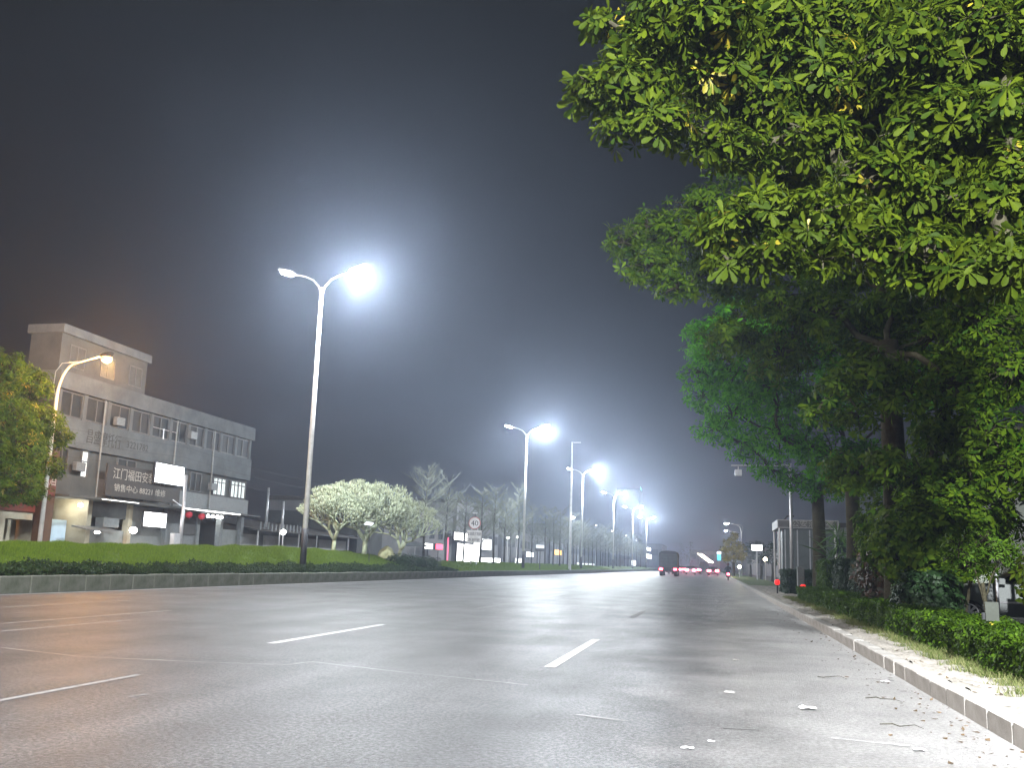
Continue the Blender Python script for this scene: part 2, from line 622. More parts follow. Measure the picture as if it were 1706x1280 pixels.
def sheet(x0, x1, y0, y1, z=.004):
    return MB().add([(x0, y0, z), (x1, y0, z), (x1, y1, z), (x0, y1, z)], [(0, 1, 2, 3)])


# worn lane dashes (4 m long, 6 m apart) and edge lines
for X, ph, m in ((-1.80, 9.9, 'paint'), (-5.65, 10.7, 'paint'), (-9.45, 19.0, 'oldpaint'), (-13.1, 14.0, 'oldpaint')):
    k = 0
    y = ph - 10 * (1 if X < -2 else 0)
    while y < 150:
        if not (X == -5.65 and y < 5):
            sheet(X - .065, X + .065, y, y + 4.0).build('lane_dash', m if y < 17 else 'oldpaint', road)
        y += 10
sheet(XL + .25, XL + .40, 2, 420).build('edge_line', 'paint', road)
sheet(-5.27, -5.20, 4.5, 7.4, .004).build('worn_line', 'oldpaint', road)
sheet(-10.45, -10.32, 9.5, 15.5, .004).build('worn_line', 'oldpaint', road)


def ribbon(pix, wid, m, name, z=.005):
    P = [hit(a, b, 2, 0) for a, b in pix]
    Q = []
    for i in range(len(P) - 1):
        n = max(2, int((P[i + 1] - P[i]).length / .25))
        Q += [P[i].lerp(P[i + 1], j / n) for j in range(n)]
    Q.append(P[-1])
    mb = MB()
    vs, fs = [], []
    for i, p in enumerate(Q):
        d = (Q[min(i + 1, len(Q) - 1)] - Q[max(i - 1, 0)]).normalized()
        nrm = Vector((-d.y, d.x, 0))
        ww = wid * rng.uniform(.3, 1.0)
        j = rng.uniform(-.012, .012)
        vs += [tuple(p + nrm * (ww + j) + Vector((0, 0, z))), tuple(p - nrm * (ww - j) + Vector((0, 0, z)))]
    fs = [(2 * i, 2 * i + 1, 2 * i + 3, 2 * i + 2) for i in range(len(Q) - 1)]
    mb.add(vs, fs)
    return mb.build(name, m, road)


ribbon([(0, 1080), (130, 1095), (300, 1103), (480, 1109), (520, 1104), (640, 1118), (760, 1130), (880, 1143)], .022, 'sealant', 'crack_seam')
ribbon([(960, 1192), (1045, 1203)], .02, 'sealant', 'scrape_mark')
ribbon([(1385, 1231), (1515, 1245)], .022, 'paint', 'scrape_mark')
ribbon([(1070, 1123), (1140, 1128)], .02, 'sealant', 'scrape_mark')
ribbon([(1205, 1216), (1265, 1219)], .018, 'tar', 'tyre_scuff')
ribbon([(345, 1142), (395, 1148)], .02, 'tar', 'tyre_scuff')
ribbon([(215, 1163), (245, 1158)], .03, 'oldpaint', 'scrape_mark')
ribbon([(1445, 1132), (1490, 1135)], .025, 'tar', 'tyre_scuff')

# right-hand kerb, stone by stone near the camera
kerb = MB().box(XR + .002, XR + .16, 46, 420, -.3, .16).build('kerb', 'concrete')
tagobj(kerb, kind='structure')
ks = [MB().bev(0, .16, .004, .6 - .004, -.3, .165, .014).mesh('kerb_stone', M['concrete'])]
for y0 in np.arange(2.2, 46, .6):
    o = link('kerb_stone', ks[0], kerb)
    o.location = (XR + rng.uniform(-.004, .004), y0, rng.uniform(-.008, .004))
    o.rotation_euler = (0, 0, rng.uniform(-.012, .012))


def height_grid(name, x0, x1, y0, y1, nx, ny, zf, m):
    xs, ys = np.linspace(x0, x1, nx), np.linspace(y0, y1, ny)
    Xg, Yg = np.meshgrid(xs, ys)
    Zg = zf(Xg, Yg)
    V = np.stack([Xg, Yg, Zg], -1).reshape(-1, 3)
    i = np.arange((ny - 1) * nx).reshape(ny - 1, nx)[:, :-1].ravel()
    faces = np.stack([i, i + 1, i + nx + 1, i + nx], 1)
    o = link(name, npmesh(name, V, faces, M[m], True))
    return o


def verge_z(x, y):
    return .135 + .028 * np.sin(x * 9 + y * 2.3) * np.cos(y * 5.1 - x * 3) + .02 * np.sin(y * 11 + x * 17)


vg = height_grid('verge', XR + .161, 5.3, 1.5, 60, 60, 700, verge_z, 'soil')
tagobj(vg, kind='structure')
vg2 = MB().box(XR + .161, 5.2, 60, 420, -.3, .13).build('verge', 'turf')
tagobj(vg2, kind='structure')


def sstep(a, b, t):
    u = np.clip((t - a) / (b - a), 0, 1)
    return u * u * (3 - 2 * u)


def mound_z(x, y):
    H = 1.10 + .32 * sstep(17, 36, y) - .44 * sstep(47, 57, y) + .05 * np.sin(y * .35) * (y < 60)
    t = -17.05 - x
    up_ = sstep(-.3, 3.6, t)
    dn = 1 - sstep(4.3, 6.1, t)
    return .40 + (H - .40) * up_ * dn - .45 * (1 - dn) + .02 * np.sin(x * 5 + y * 3)


med = height_grid('median', -23.2, -17.05, -20, 420, 40, 500, mound_z, 'turf')
tagobj(med, kind='structure')
wall = MB().box(XL - .30, XL, 62, 420, -.3, .42).build('retaining_kerb', 'wallconc')
tagobj(wall, kind='structure')
MB().box(XL - .30, XL, -20, 8, -.3, .42).build('kerb_run', 'wallconc', wall)
wp = MB().bev(-.30, 0, .006, 1.0 - .006, -.3, .43, .02).mesh('kerb_block', M['wallconc'])
for y0 in np.arange(8, 62, 1.0):
    o = link('kerb_block', wp, wall)
    o.location = (XL + rng.uniform(-.012, .012), y0, rng.uniform(-.012, .012))
MB().box(-23.35, -23.2, -60, 420, -.3, .12).build('far_kerb', 'concrete', wall)


def blades(name, n, x0, x1, y0, y1, zf, h, wd, m, label, ybias=1.0):
    x = nr.uniform(x0, x1, n)
    y = y0 + (y1 - y0) * nr.random(n) ** ybias
    z = zf(x, y)
    a = nr.uniform(0, 2 * np.pi, n)
    hh = h * nr.uniform(.5, 1.2, n) * (.7 + .9 * np.abs(np.sin(x * 1.9 + y * .8) * np.cos(y * 1.3 - x)))
    ww = wd * nr.uniform(.7, 1.3, n)
    lean = nr.normal(0, .35, (n, 2)) * hh[:, None]
    V = np.zeros((n, 3, 3))
    V[:, 0] = np.stack([x - np.cos(a) * ww, y - np.sin(a) * ww, z - .01], 1)
    V[:, 1] = np.stack([x + np.cos(a) * ww, y + np.sin(a) * ww, z - .01], 1)
    V[:, 2] = np.stack([x + lean[:, 0], y + lean[:, 1], z + hh], 1)
    o = link(name, npmesh(name, V.reshape(-1, 3), np.arange(n * 3).reshape(n, 3), M[m]))
    return tagobj(o, label, 'grass', kind='stuff')


blades('lawn_grass', 210000, -21.6, -17.7, 13, 57, mound_z, .085, .012, 'grass', 'bright green lawn covering the raised median mound', 1.15)
blades('lawn_grass', 70000, -21.2, -17.3, 55, 150, mound_z, .10, .035, 'grass', 'yellow green lawn on the lower median beyond the shrub', 1.4)
n = 60000
x = -17.05 - 1.0 * nr.random(n) ** 1.3
y = 12 + 46 * nr.random(n) ** 1.1
P = np.stack([x, y, mound_z(x, y) + nr.random(n) * (.05 + .16 * np.abs(np.sin(y * 1.3) * np.sin(y * .47 + 1)) + .06 * np.sin(y * 4.1) ** 2)], 1)
d = unit(nr.normal(size=(n, 3)) * [1, 1, .6] + [0, 0, .5])
nm = unit(np.cross(d, nr.normal(size=(n, 3))))
o = link('ground_cover', leaf_mesh('ground_cover', (P, d, nm, nr.uniform(.05, .12, n)), M['cover'], LEAFO))
tagobj(o, 'dark leafy ground cover along the top of the median kerb', 'ground cover', kind='stuff')

# tufts and litter on the sandy strip by the right kerb
n = 26000
x = np.clip(nr.normal(2.78, .13, n), 2.3, 3.1)
y = 4 + 32 * nr.random(n) ** 1.5
keep = (np.sin(y * 3.1) + np.sin(y * 7.3 + 1) + (x - 2.62) * 5 + nr.normal(0, .5, n)) > -.2
x, y = x[keep], y[keep]
n = len(x)
a = nr.uniform(0, 6.28, n)
hh = nr.uniform(.03, .12, n)
z = verge_z(x, y)
V = np.zeros((n, 3, 3))
V[:, 0] = np.stack([x - np.cos(a) * .005, y - np.sin(a) * .005, z - .01], 1)
V[:, 1] = np.stack([x + np.cos(a) * .005, y + np.sin(a) * .005, z - .01], 1)
ln = nr.normal(0, .6, (n, 2)) * hh[:, None]
V[:, 2] = np.stack([x + ln[:, 0], y + ln[:, 1], z + hh], 1)
o = link('verge_grass', npmesh('verge_grass', V.reshape(-1, 3), np.arange(n * 3).reshape(n, 3), M['drygrass']))
tagobj(o, 'thin scruffy grass on the sandy strip behind the right kerb', 'grass', kind='stuff')
n = 620
x = np.where(nr.random(n) < .55, nr.normal(1.75, .22, n), nr.normal(2.45, .2, n))
x = np.minimum(x, 2.9)
inr = (x > XR - .02) & (x < XR + .18)
x[inr] -= .25
y = 4 + 26 * nr.random(n) ** 1.4
z = np.where(x > XR, verge_z(x, y) + .006, .006)
P = np.stack([x, y, z], 1)
d = unit(nr.normal(size=(n, 3)) * [1, 1, .15])
nm = unit(np.cross(d, unit(np.cross(np.array([0, 0, 1.0]), d))) * -1 + nr.normal(0, .25, (n, 3)))
o = link('leaf_litter', leaf_mesh('leaf_litter', (P, d, nm, nr.uniform(.015, .07, n)), M['drybrown'], LEAFO))
tagobj(o, 'small dry leaves and grit scattered along the right gutter', 'litter', kind='stuff')


def scrap(px, py, size, label, m='paper', name='paper_scrap'):
    size *= .75
    p = hit(px, py, 2, 0)
    k = 5
    vs, fs = [], []
    for i in range(k):
        for j in range(k):
            u, v = (i / (k - 1) - .5), (j / (k - 1) - .5)
            vs.append((p.x + size * (u + rng.uniform(-.07, .07)), p.y + size * .7 * (v + rng.uniform(-.07, .07)),
                       .012 + size * .2 * rng.random() * (1 - 1.6 * (u * u + v * v))))
    for i in range(k - 1):
        for j in range(k - 1):
            q = i * k + j
            fs.append((q, q + k, q + k + 1, q + 1))
    single(name, MB().add(vs, fs), m, label, 'litter')


scrap(1345, 1183, .17, 'largest crumpled white paper scrap on the dusty right lane')
scrap(1145, 1250, .10, 'flat white paper scrap near the bottom edge of the road')
scrap(1185, 1239, .06, 'tiny white scrap just behind the flat scrap on the road')
scrap(1215, 1157, .13, 'grey crumpled scrap lying in the shade on the right lane', 'concrete')
scrap(1225, 1102, .12, 'pale scrap at the edge of the dark shade on the road', 'concrete')
scrap(1532, 1253, .10, 'white scrap close to the nearest kerb stones in the gutter')
scrap(1475, 1138, .12, 'pale scrap lying against the kerb in the gutter')
for a, b, c in ((1385, 1133, 'middle'), (1470, 1170, 'nearer'), (1500, 1215, 'nearest')):
    p = hit(a, b, 2, 0)
    single('fallen_twig', MB().tube(curve_pts((p.x - .14, p.y + .03, .02), (p.x + .16, p.y - .02, .015), .015, 5, .02), [.004, .005, .004, .003, .002], 5), 'bark',
           f'{c} of the thin brown twigs lying in the right gutter', 'twig')


# ------------------------------------------------------------------ street lamps
def double_lamp(Y, label, X=-18.0, light=True):
    zb = float(mound_z(np.array(X), np.array(Y))) - .05
    top = 13.45
    t = thing('street_lamp', label, 'street lamp', (X, Y, zb), 'double armed street lamps on the median')
    MB().lathe((X, Y, zb), (0, 0, 1), [(.26, 0), (.26, .05), (.15, .06)], 12).build('base_plate', 'galv', t)
    MB().tube([(X, Y, zb + .05), (X, Y, zb + 1.75)], [.145, .135], 14).build('base_sleeve', 'black', t, smooth=True)
    MB().tube([(X, Y, zb + 1.75), (X, Y, top)], [.125, .085], 14).build('pole', 'polewhite', t, smooth=True)
    MB().tube([(X, Y, top - .05), (X, Y, top + .10), (X, Y, top + .26)], [.11, .11, .04], 12).build('cap', 'galv', t, smooth=True)
    for s in (1, -1):
        pts = [(X + s * .03, Y, top), (X + s * .16, Y, top + .30), (X + s * .45, Y, top + .62), (X + s * .90, Y, top + .82), (X + s * 1.45, Y, top + .95)]
        MB().tube(pts, [.055, .05, .045, .04, .04], 8).build('arm', 'galv', t, smooth=True)
        hx, hz = X + s * 1.85, top + 1.0
        tl = R(16) * s
        cs, sn = math.cos(tl), math.sin(tl)

        def T(a, b, c):
            return (hx + s * 0 + a * cs - c * sn * 1, Y + b, hz + a * sn + c * cs)
        hd = MB()
        poly = [(-.48, .10), (-.40, .15), (.30, .17), (.46, .11), (.46, .04), (-.48, .04)]
        prof = [(-s * a if s < 0 else a, c) for a, c in poly]
        vs = [T(a, wdt * (.7 if i in (0, 3, 4, 5) and wdt else 1), c) for wdt in (-.17, .17) for i, (a, c) in enumerate(prof)]
        nn = len(prof)
        hd.add(vs, [tuple(range(nn)), tuple(range(2 * nn - 1, nn - 1, -1))] + [(i, (i + 1) % nn, nn + (i + 1) % nn, nn + i) for i in range(nn)])
        head = hd.build('lamp_head', 'galv', t)
        ln = MB()
        ring = 12
        vs = [T(.40 * math.cos(2 * math.pi * i / ring), .16 * math.sin(2 * math.pi * i / ring), .036) for i in range(ring)]
        vs += [T(.30 * math.cos(2 * math.pi * i / ring), .13 * math.sin(2 * math.pi * i / ring), -.2 if s > 0 else -.06) for i in range(ring)]
        ln.add(vs, [(i, (i + 1) % ring, ring + (i + 1) % ring, ring + i) for i in range(ring)] + [tuple(range(ring, 2 * ring))])
        off = wloc(t)
        lens = link('lens', ln.mesh('lens', M['led'], off), head)
        aim = (s * math.sin(abs(tl) + R(4)), 0, -math.cos(tl))
        p = T(0, 0, -.22)
        if s > 0:
            lamp_light('lamp_light', T(0, 0, -.52), LAMP_W * 1.1, COOL, None, radius=.16, parent=t)
        else:
            lamp_light('lamp_light', p, LAMP_W * .2, COOL, aim, 165, .35, .12, t)
    return t


ORD = ['tallest and nearest white double armed street lamp on the grassy median', 'second white double armed street lamp, standing behind the speed limit sign',
       'third double armed street lamp along the median', 'fourth double armed street lamp along the median',
       'fifth double armed street lamp along the median', 'sixth and last clear double armed street lamp near the truck']
for Y, l in zip((36.5, 83.3, 121.5, 161, 200, 241.5), ORD):
    double_lamp(Y, l)
double_lamp(-8, 'double armed street lamp on the median left of the viewer, outside the picture')


def curved_lamp(X, Y, zb, H, reach, s, label, m_pole, m_lens, energy, colr, group=None, name='street_lamp'):
    """a single bent arm lamp: s = +1 reaches towards +x"""
    t = thing(name, label, 'street lamp', (X, Y, zb), group)
    MB().lathe((X, Y, zb), (0, 0, 1), [(.2, 0), (.2, .04), (.12, .05)], 10).build('base_plate', 'galv', t)
    pts = [(X, Y, zb + .04), (X, Y, zb + H * .8)]
    for i in range(1, 7):
        a = R(90) * i / 7
        pts.append((X + s * reach * .42 * (1 - math.cos(a)), Y, zb + H * .8 + H * .17 * math.sin(a)))
    pts.append((X + s * reach * .8, Y, zb + H * .99))
    pts.append((X + s * reach, Y, zb + H))
    MB().tube(pts, [.11, .08] + [.065 - .003 * i for i in range(6)] + [.04, .04], 10).build('pole', m_pole, t, smooth=True)
    br = [(X - s * .02, Y, zb + H * .80), (X - s * .25, Y, zb + H * .86), (X - s * .22, Y, zb + H * .93), (X + s * .1, Y, zb + H * .97), (X + s * reach * .45, Y, zb + H * .975)]
    MB().tube(br, .022, 6).build('brace', m_pole, t, smooth=True)
    hx, hz = X + s * (reach + .3), zb + H + .02
    hd = MB()
    hd.lathe((hx - s * .42, Y, hz), (s, 0, .12), [(.05, 0), (.11, .12), (.15, .4), (.12, .72), (.04, .82)], 12)
    head = hd.build('lamp_head', 'dark', t, smooth=True)
    ln = MB().lathe((hx + s * .02, Y, hz - .07), (0, 0, -1), [(.24, 0), (.26, .08), (.22, .2), (.09, .28)], 14)
    link('lens', ln.mesh('lens', M[m_lens], wloc(t), True), head)
    if energy:
        lamp_light('lamp_light', (hx + s * .02, Y, hz - .62), energy, colr, None, radius=.15, parent=t)
    return t


p = hit(78, 800, 0, -31.5)
curved_lamp(-31.5, p.y, .14, 10.35, 2.3, 1, 'orange sodium street lamp with a bent arm before the shop building', 'polewhite', 'sodium', 4500, (1, .44, .1), 'sodium lamps')
curved_lamp(-31.5, 3, .14, 10.35, 2.3, 1, 'orange sodium street lamp far left of the viewer, outside the picture', 'polewhite', 'sodium', 9000, (1, .46, .12), 'sodium lamps')
curved_lamp(3.4, -4.2, .14, 10.6, 1.2, -1, 'white street lamp on the right verge behind the viewer', 'galv', 'led', 76000, (.97, .98, 1), None)


# ------------------------------------------------------------------ the shop building across the road
BX = -35.5


def bwindow(parent, y0, y1, z0, z1, n, m_pane='glass', transom=None, bars=0, X=BX):
    """a window set in a facade facing +x: frame with n panes, each pane a child"""
    wd = .06
    fr = MB()
    fr.box(X - .10, X + .02, y0, y1, z0, z0 + wd).box(X - .10, X + .02, y0, y1, z1 - wd, z1)
    fr.box(X - .10, X + .02, y0, y0 + wd, z0 + wd, z1 - wd).box(X - .10, X + .02, y1 - wd, y1, z0 + wd, z1 - wd)
    st = (y1 - y0 - wd) / n
    for i in range(1, n):
        yy = y0 + st * i
        fr.box(X - .09, X + .015, yy, yy + wd, z0 + wd, z1 - wd)
    if transom:
        fr.box(X - .085, X + .012, y0 + wd, y1 - wd, transom, transom + wd)
    for i in range(bars):
        yy = y0 + (y1 - y0) * (i + .5) / bars
        fr.tube([(X + .06, yy, z0), (X + .06, yy, z1)], .014, 5)
    f = fr.build('window', 'frame', parent)
    for i in range(n):
        link('pane', MB().box(X - .07, X - .05, y0 + wd + st * i, y0 + st * (i + 1), z0 + wd, z1 - wd).mesh('pane', M[m_pane], wloc(parent)), f)
    return f


b = thing('shop_building', 'grey three storey shop building with lit signs and a fourth floor block', 'building', (-40, 50.5, .14))
Y0, Y1 = 40.6, 61.6
# storeys: ground floor open bays, a solid band under each row of windows, parapet
MB().box(-47, BX - .14, Y0, Y1, 4.0, 10.2).build('wall', 'plaster2', b)
MB().box(-47, BX - 4.2, Y0, Y1, .14, 4.0).build('rear_wall', 'plaster2', b)
MB().box(BX - .16, BX + .10, Y0 - .1, Y1 + .1, 6.80, 8.45).build('spandrel', 'plaster', b, label='pale band under the third floor windows with dark lettering')
MB().box(BX - .16, BX + .10, 44.5, Y1 + .1, 4.05, 5.25).build('spandrel', 'tilew', b)
MB().box(BX - .16, BX + .10, Y0 - .1, 44.5, 4.05, 5.25).build('spandrel', 'plaster2', b)
MB().box(-47, BX + .22, Y0 - .15, Y1 + .15, 9.95, 10.95).build('parapet', 'plaster', b)
tb = MB().box(-37.6, BX - .05, Y0 - .1, 48.1, 10.95, 13.1).build('upper_block', 'plaster2', b)
MB().box(-37.8, BX + .1, Y0 - .2, 48.3, 13.1, 13.6).build('cornice', 'plaster', tb)
for yy in np.linspace(Y0 + .6, 46.4, 3):
    bwindow(b, yy, yy + 1.25, 11.3, 12.6, 2, X=BX - .03)
for k, yy in enumerate(np.linspace(Y0, Y1 - .3, 11)):
    MB().box(BX - .13, BX + .05, yy, yy + .3, 8.45, 9.95).build('pier', 'plaster', b)
for k, yy in enumerate(np.linspace(Y0, Y1 - .3, 11)[:-1]):
    bwindow(b, yy + .3, yy + 2.07, 8.5, 9.9, 2, X=BX - .03)
for k, (ya, yb_) in enumerate(((41.0, 42.0), (46.2, 48.0), (51.8, 53.2), (53.9, 55.3))):
    bwindow(b, ya, yb_, 5.35, 6.7, 2, X=BX - .03)
bwindow(b, 43.05, 43.65, 5.2, 6.75, 1, 'lit', 6.1, 2, X=BX - .03)
bwindow(b, 56.85, 58.55, 5.32, 6.6, 3, 'lit', 6.25, 6, X=BX - .03)
bwindow(b, 59.25, 61.35, 5.32, 6.6, 4, 'lit', 6.25, 7, X=BX - .03)
# railing on the band
rl = MB()
for yy in (49.0, 50.4, 51.8):
    rl.tube([(BX + .0, yy, 8.45), (BX, yy, 9.15)], .03, 6)
rl.tube([(BX, 49, 9.1), (BX, 51.8, 9.1)], .025, 6)
rl.build('railing', 'galv', b)
# columns and shop fronts of the ground floor
for yy in (40.7, 44.2, 47.9, 51.8, 55.4, 58.4, 61.3):
    MB().box(BX - .4, BX, yy - .18, yy + .18, .14, 4.0).build('column', 'tilew' if yy > 50 else 'cream', b)
MB().box(BX - 3.6, BX - 3.4, 40.9, 44.0, .14, 4.0).build('back_wall', 'cream', b)
MB().box(BX - 3.4, BX - .4, 40.78, 40.9, .14, 4.0).build('side_wall', 'cream', b)
MB().box(BX - 3.4, BX - .4, 44.02, 44.14, .14, 4.0).build('side_wall', 'cream', b)
MB().box(BX - 1.3, BX - 1.25, 41.3, 43.9, .2, 2.75).build('roller_door', 'blueboard', b, label='pale blue door in the brightly lit open bay')
MB().box(BX - .35, BX - .25, 44.4, 47.7, .14, 2.3).build('roller_door', 'shutter', b)
MB().box(BX - .33, BX - .2, 44.4, 47.7, 3.0, 3.9).build('sign_panel', 'plaster', b)
MB().box(BX - .2, BX + .35, 45.0, 46.4, 2.45, 3.0).build('air_conditioner', 'tilew', b)
MB().box(BX - .35, BX - .25, 48.1, 51.6, .14, 3.9).build('roller_door', 'shutter', b)
MB().box(BX - .35, BX - .1, 52.0, 55.2, .14, 3.9).build('shop_front', 'tilew', b)
MB().box(BX - .1, BX - .02, 53.6, 55.1, 2.3, 3.6).build('sign_panel', 'boarddark', b)
MB().box(BX - 2.0, BX - 1.9, 55.6, 58.2, .14, 4.0).build('back_wall', 'tilew', b)
MB().box(BX - .35, BX - .25, 58.6, 61.1, .14, 2.9).build('roller_door', 'shutter', b)
lamp_light('shop_lamp', (BX - 1.0, 43.2, 3.5), 80, (1, .93, .72), parent=b)
lamp_light('shop_lamp', (BX - .7, 57.0, 3.5), 90, (.95, 1, .97), parent=b)
MB().lathe((BX - .2, 43.6, 3.75), (0, 0, -1), [(.05, 0), (.14, .1), (.12, .22)], 10).build('ceiling_lamp', 'bulb', b)
for yy in (56.4, 57.0, 57.6, 58.15):
    MB().lathe((BX + .05, yy, 3.85), (0, 0, -1), [(.05, 0), (.12, .08), (.1, .2)], 10).build('ceiling_lamp', 'bulb', b)
# canopy with a light strip
cn = MB().box(BX + .1, BX + 1.5, Y0, Y1 - .4, 3.93, 4.05).build('canopy', 'plaster2', b)
link('light_strip', MB().box(BX + 1.5, BX + 1.55, 51.0, 58.2, 3.93, 4.01).mesh('light_strip', M['strip'], wloc(b)), cn)
link('light_strip', MB().box(BX + 1.5, BX + 1.53, 43.2, 46.5, 3.95, 3.98).mesh('light_strip', M['strip'], wloc(b)), cn)
text('昌盛摩托行', .92, 'letterdark', b, (BX + .11, 43.15, 7.28), (0, 1, 0), (0, 0, 1), width=3.0)
text('3221782', .62, 'letterdark', b, (BX + .11, 46.7, 7.40), (0, 1, 0), (0, 0, 1), width=2.1)

for yy, zz in ((42.2, 5.5), (45.2, 8.6), (55.9, 5.6), (52.9, 8.9)):
    MB().bev(BX + .12, BX + .42, yy, yy + .75, zz, zz + .5, .03).build('air_conditioner', 'tilew', b)
for yy in (44.35, 51.6, 56.2):
    MB().tube([(BX + .16, yy, 4.1), (BX + .16, yy, 9.9)], .05, 6).build('drain_pipe', 'shutter', b)
for yy in (42.7, 45.9, 49.3, 52.4):
    MB().box(BX - .12, BX - .09, yy, yy + .9, 8.6, 9.8).build('curtain', 'plaster2', b)
for k, (zz, dx) in enumerate(((7.9, 1.9), (7.2, 2.0), (6.4, 1.9))):
    cb = MB().tube([(BX + dx, 20 + 5 * q, zz - .5 * math.sin(math.pi * (q % 6) / 6)) for q in range(14)], .010, 4)
    single('overhead_cable', cb, 'black', ('highest', 'middle', 'lowest')[k] + ' of three thin cables strung along the shop fronts', 'cable')
sb = thing('roof_sign', 'long dark shop sign board with two rows of pale lettering', 'sign', (BX + .9, 47.8, 4.2))
MB().bev(BX + .75, BX + .9, 44.2, 51.5, 4.25, 6.15, .02).build('board', 'boarddark', sb)
for yy in (44.8, 47.8, 50.9):
    MB().tube([(BX + .8, yy, 4.05), (BX + .8, yy, 4.3)], .05, 6).build('bracket', 'dark', sb)
text('江门福田安装汽车', .72, 'letterlight', sb, (BX + .91, 44.7, 5.36), (0, 1, 0), (0, 0, 1), width=5.3)
text('销售中心 88221 维修', .48, 'letterlight', sb, (BX + .91, 44.9, 4.62), (0, 1, 0), (0, 0, 1), width=5.0)

ls = thing('lit_sign', 'glowing white light box above the dark shop sign', 'sign', (BX + 1.2, 49.8, 5.3))
MB().bev(BX + 1.0, BX + 1.2, 48.2, 51.3, 5.38, 6.72, .03).build('case', 'dark', ls)
MB().box(BX + 1.2, BX + 1.23, 48.26, 51.24, 5.44, 6.66).build('face', 'white_sign', ls)
ls = thing('lit_sign', 'glowing white panel hanging below the canopy, under the light box', 'sign', (BX + .6, 49.5, 2.6))
MB().bev(BX + .5, BX + .62, 48.3, 50.7, 2.6, 3.62, .03).build('case', 'dark', ls)
MB().box(BX + .62, BX + .65, 48.36, 50.64, 2.66, 3.56).build('face', 'white_sign2', ls)
p = hit(222, 884, 0, BX + .7)
single('globe_lamp', MB().lathe((p.x, p.y, p.z - .2), (0, 0, 1), [(.06, 0), (.19, .08), (.23, .2), (.19, .33), (.06, .4)], 12), 'bulb',
       'round white globe lamp low on the shop front under the white panel', 'lamp', smooth=True)
p = hit(163, 891, 0, BX + .7)
t = thing('shop_awning', 'small pale awning with a lamp below the air conditioner', 'awning', (BX + .5, p.y, 2.2))
MB().prism([(BX + .02, 2.35), (BX + 1.0, 2.2), (BX + 1.0, 2.26), (BX + .02, 2.45)], 1, p.y - 1.4, p.y + 1.4).build('sheet', 'tilew', t)
MB().lathe((BX + .8, p.y - .2, 2.18), (0, 0, -1), [(.05, 0), (.16, .06), (.12, .16)], 10).build('lamp', 'bulb', t)
for px, py, l in ((315, 858, 'left of the two red lanterns hanging under the shop canopy'), (336, 861, 'right of the two red lanterns hanging under the shop canopy')):
    p = hit(px, py, 0, BX + 1.2)
    t = thing('lantern', l, 'lantern', (p.x, p.y, p.z - .25))
    MB().lathe((p.x, p.y, p.z - .2), (0, 0, 1), [(.1, 0), (.2, .08), (.24, .2), (.2, .33), (.1, .4)], 12).build('shade', 'lantern', t, smooth=True)
    MB().tube([(p.x, p.y, p.z + .2), (p.x, p.y, 3.93)], .012, 5).build('cord', 'dark', t)
    MB().lathe((p.x, p.y, p.z - .32), (0, 0, 1), [(.03, 0), (.05, .12)], 6).build('tassel', 'redboard', t)
p = hit(300, 905, 0, -33.6)
t = thing('utility_pole', 'slim grey pole before the right half of the shop building', 'pole', (-33.6, p.y, .14))
MB().tube([(-33.6, p.y, .14), (-33.6, p.y, 6.1)], [.13, .10], 10).build('post', 'galv', t, smooth=True)
MB().box(-33.75, -33.45, p.y - .9, p.y - .25, 1.2, 2.3).build('meter_box', 'galv', t)
MB().tube([(-33.6, p.y - .1, 4.0), (-33.6, p.y - 1.2, 4.4)], .03, 6).build('bracket', 'galv', t)

# the low neighbour with a red fascia
b2 = thing('low_shop', 'low cream shop with a dark red sign band at the left edge', 'building', (-38, 33, .14))
MB().box(-46, BX - 1.5, 24, 40.4, .14, 5.0).build('wall', 'cream', b2)
MB().box(BX - 1.5, BX + .4, 24, 39.4, 4.25, 5.0).build('roof_edge', 'cream', b2)
MB().box(BX + .2, BX + .4, 24, 39.5, 2.95, 4.2).build('sign_band', 'redboard', b2)
for yy in (30.2, 36.2):
    text('五金建材', 1.0, 'brownpillar', b2, (BX + .42, yy - 2, 3.2), (0, 1, 0), (0, 0, 1), width=4.6)
MB().box(BX - 1.4, BX + .3, 24, 39.5, 2.55, 2.95).build('beam', 'cream', b2)
for yy in (26, 31.5, 37.5):
    MB().box(BX - .1, BX + .3, yy - .2, yy + .2, .14, 2.55).build('column', 'cream', b2)
MB().box(BX - 1.5, BX - 1.42, 38.0, 39.4, .14, 2.4).build('door', 'dark', b2)
MB().box(BX - 1.5, BX - 1.42, 31.9, 37.2, .14, 2.45).build('roller_door', 'shutter', b2)
t = thing('sign_pillar', 'tall brown tiled pillar between the cream shop and the building', 'pillar', (BX + .5, 40.1, .14))
MB().bev(BX + .1, BX + .7, 39.75, 40.5, .14, 6.4, .03).build('shaft', 'brownpillar', t)
MB().box(BX + .7, BX + .76, 39.8, 40.4, 3.9, 6.2).build('sign_face', 'redboard', t)
text('烟\n酒', .8, 'letterlight', t, (BX + .78, 39.85, 5.3), (0, 1, 0), (0, 0, 1), width=.5)

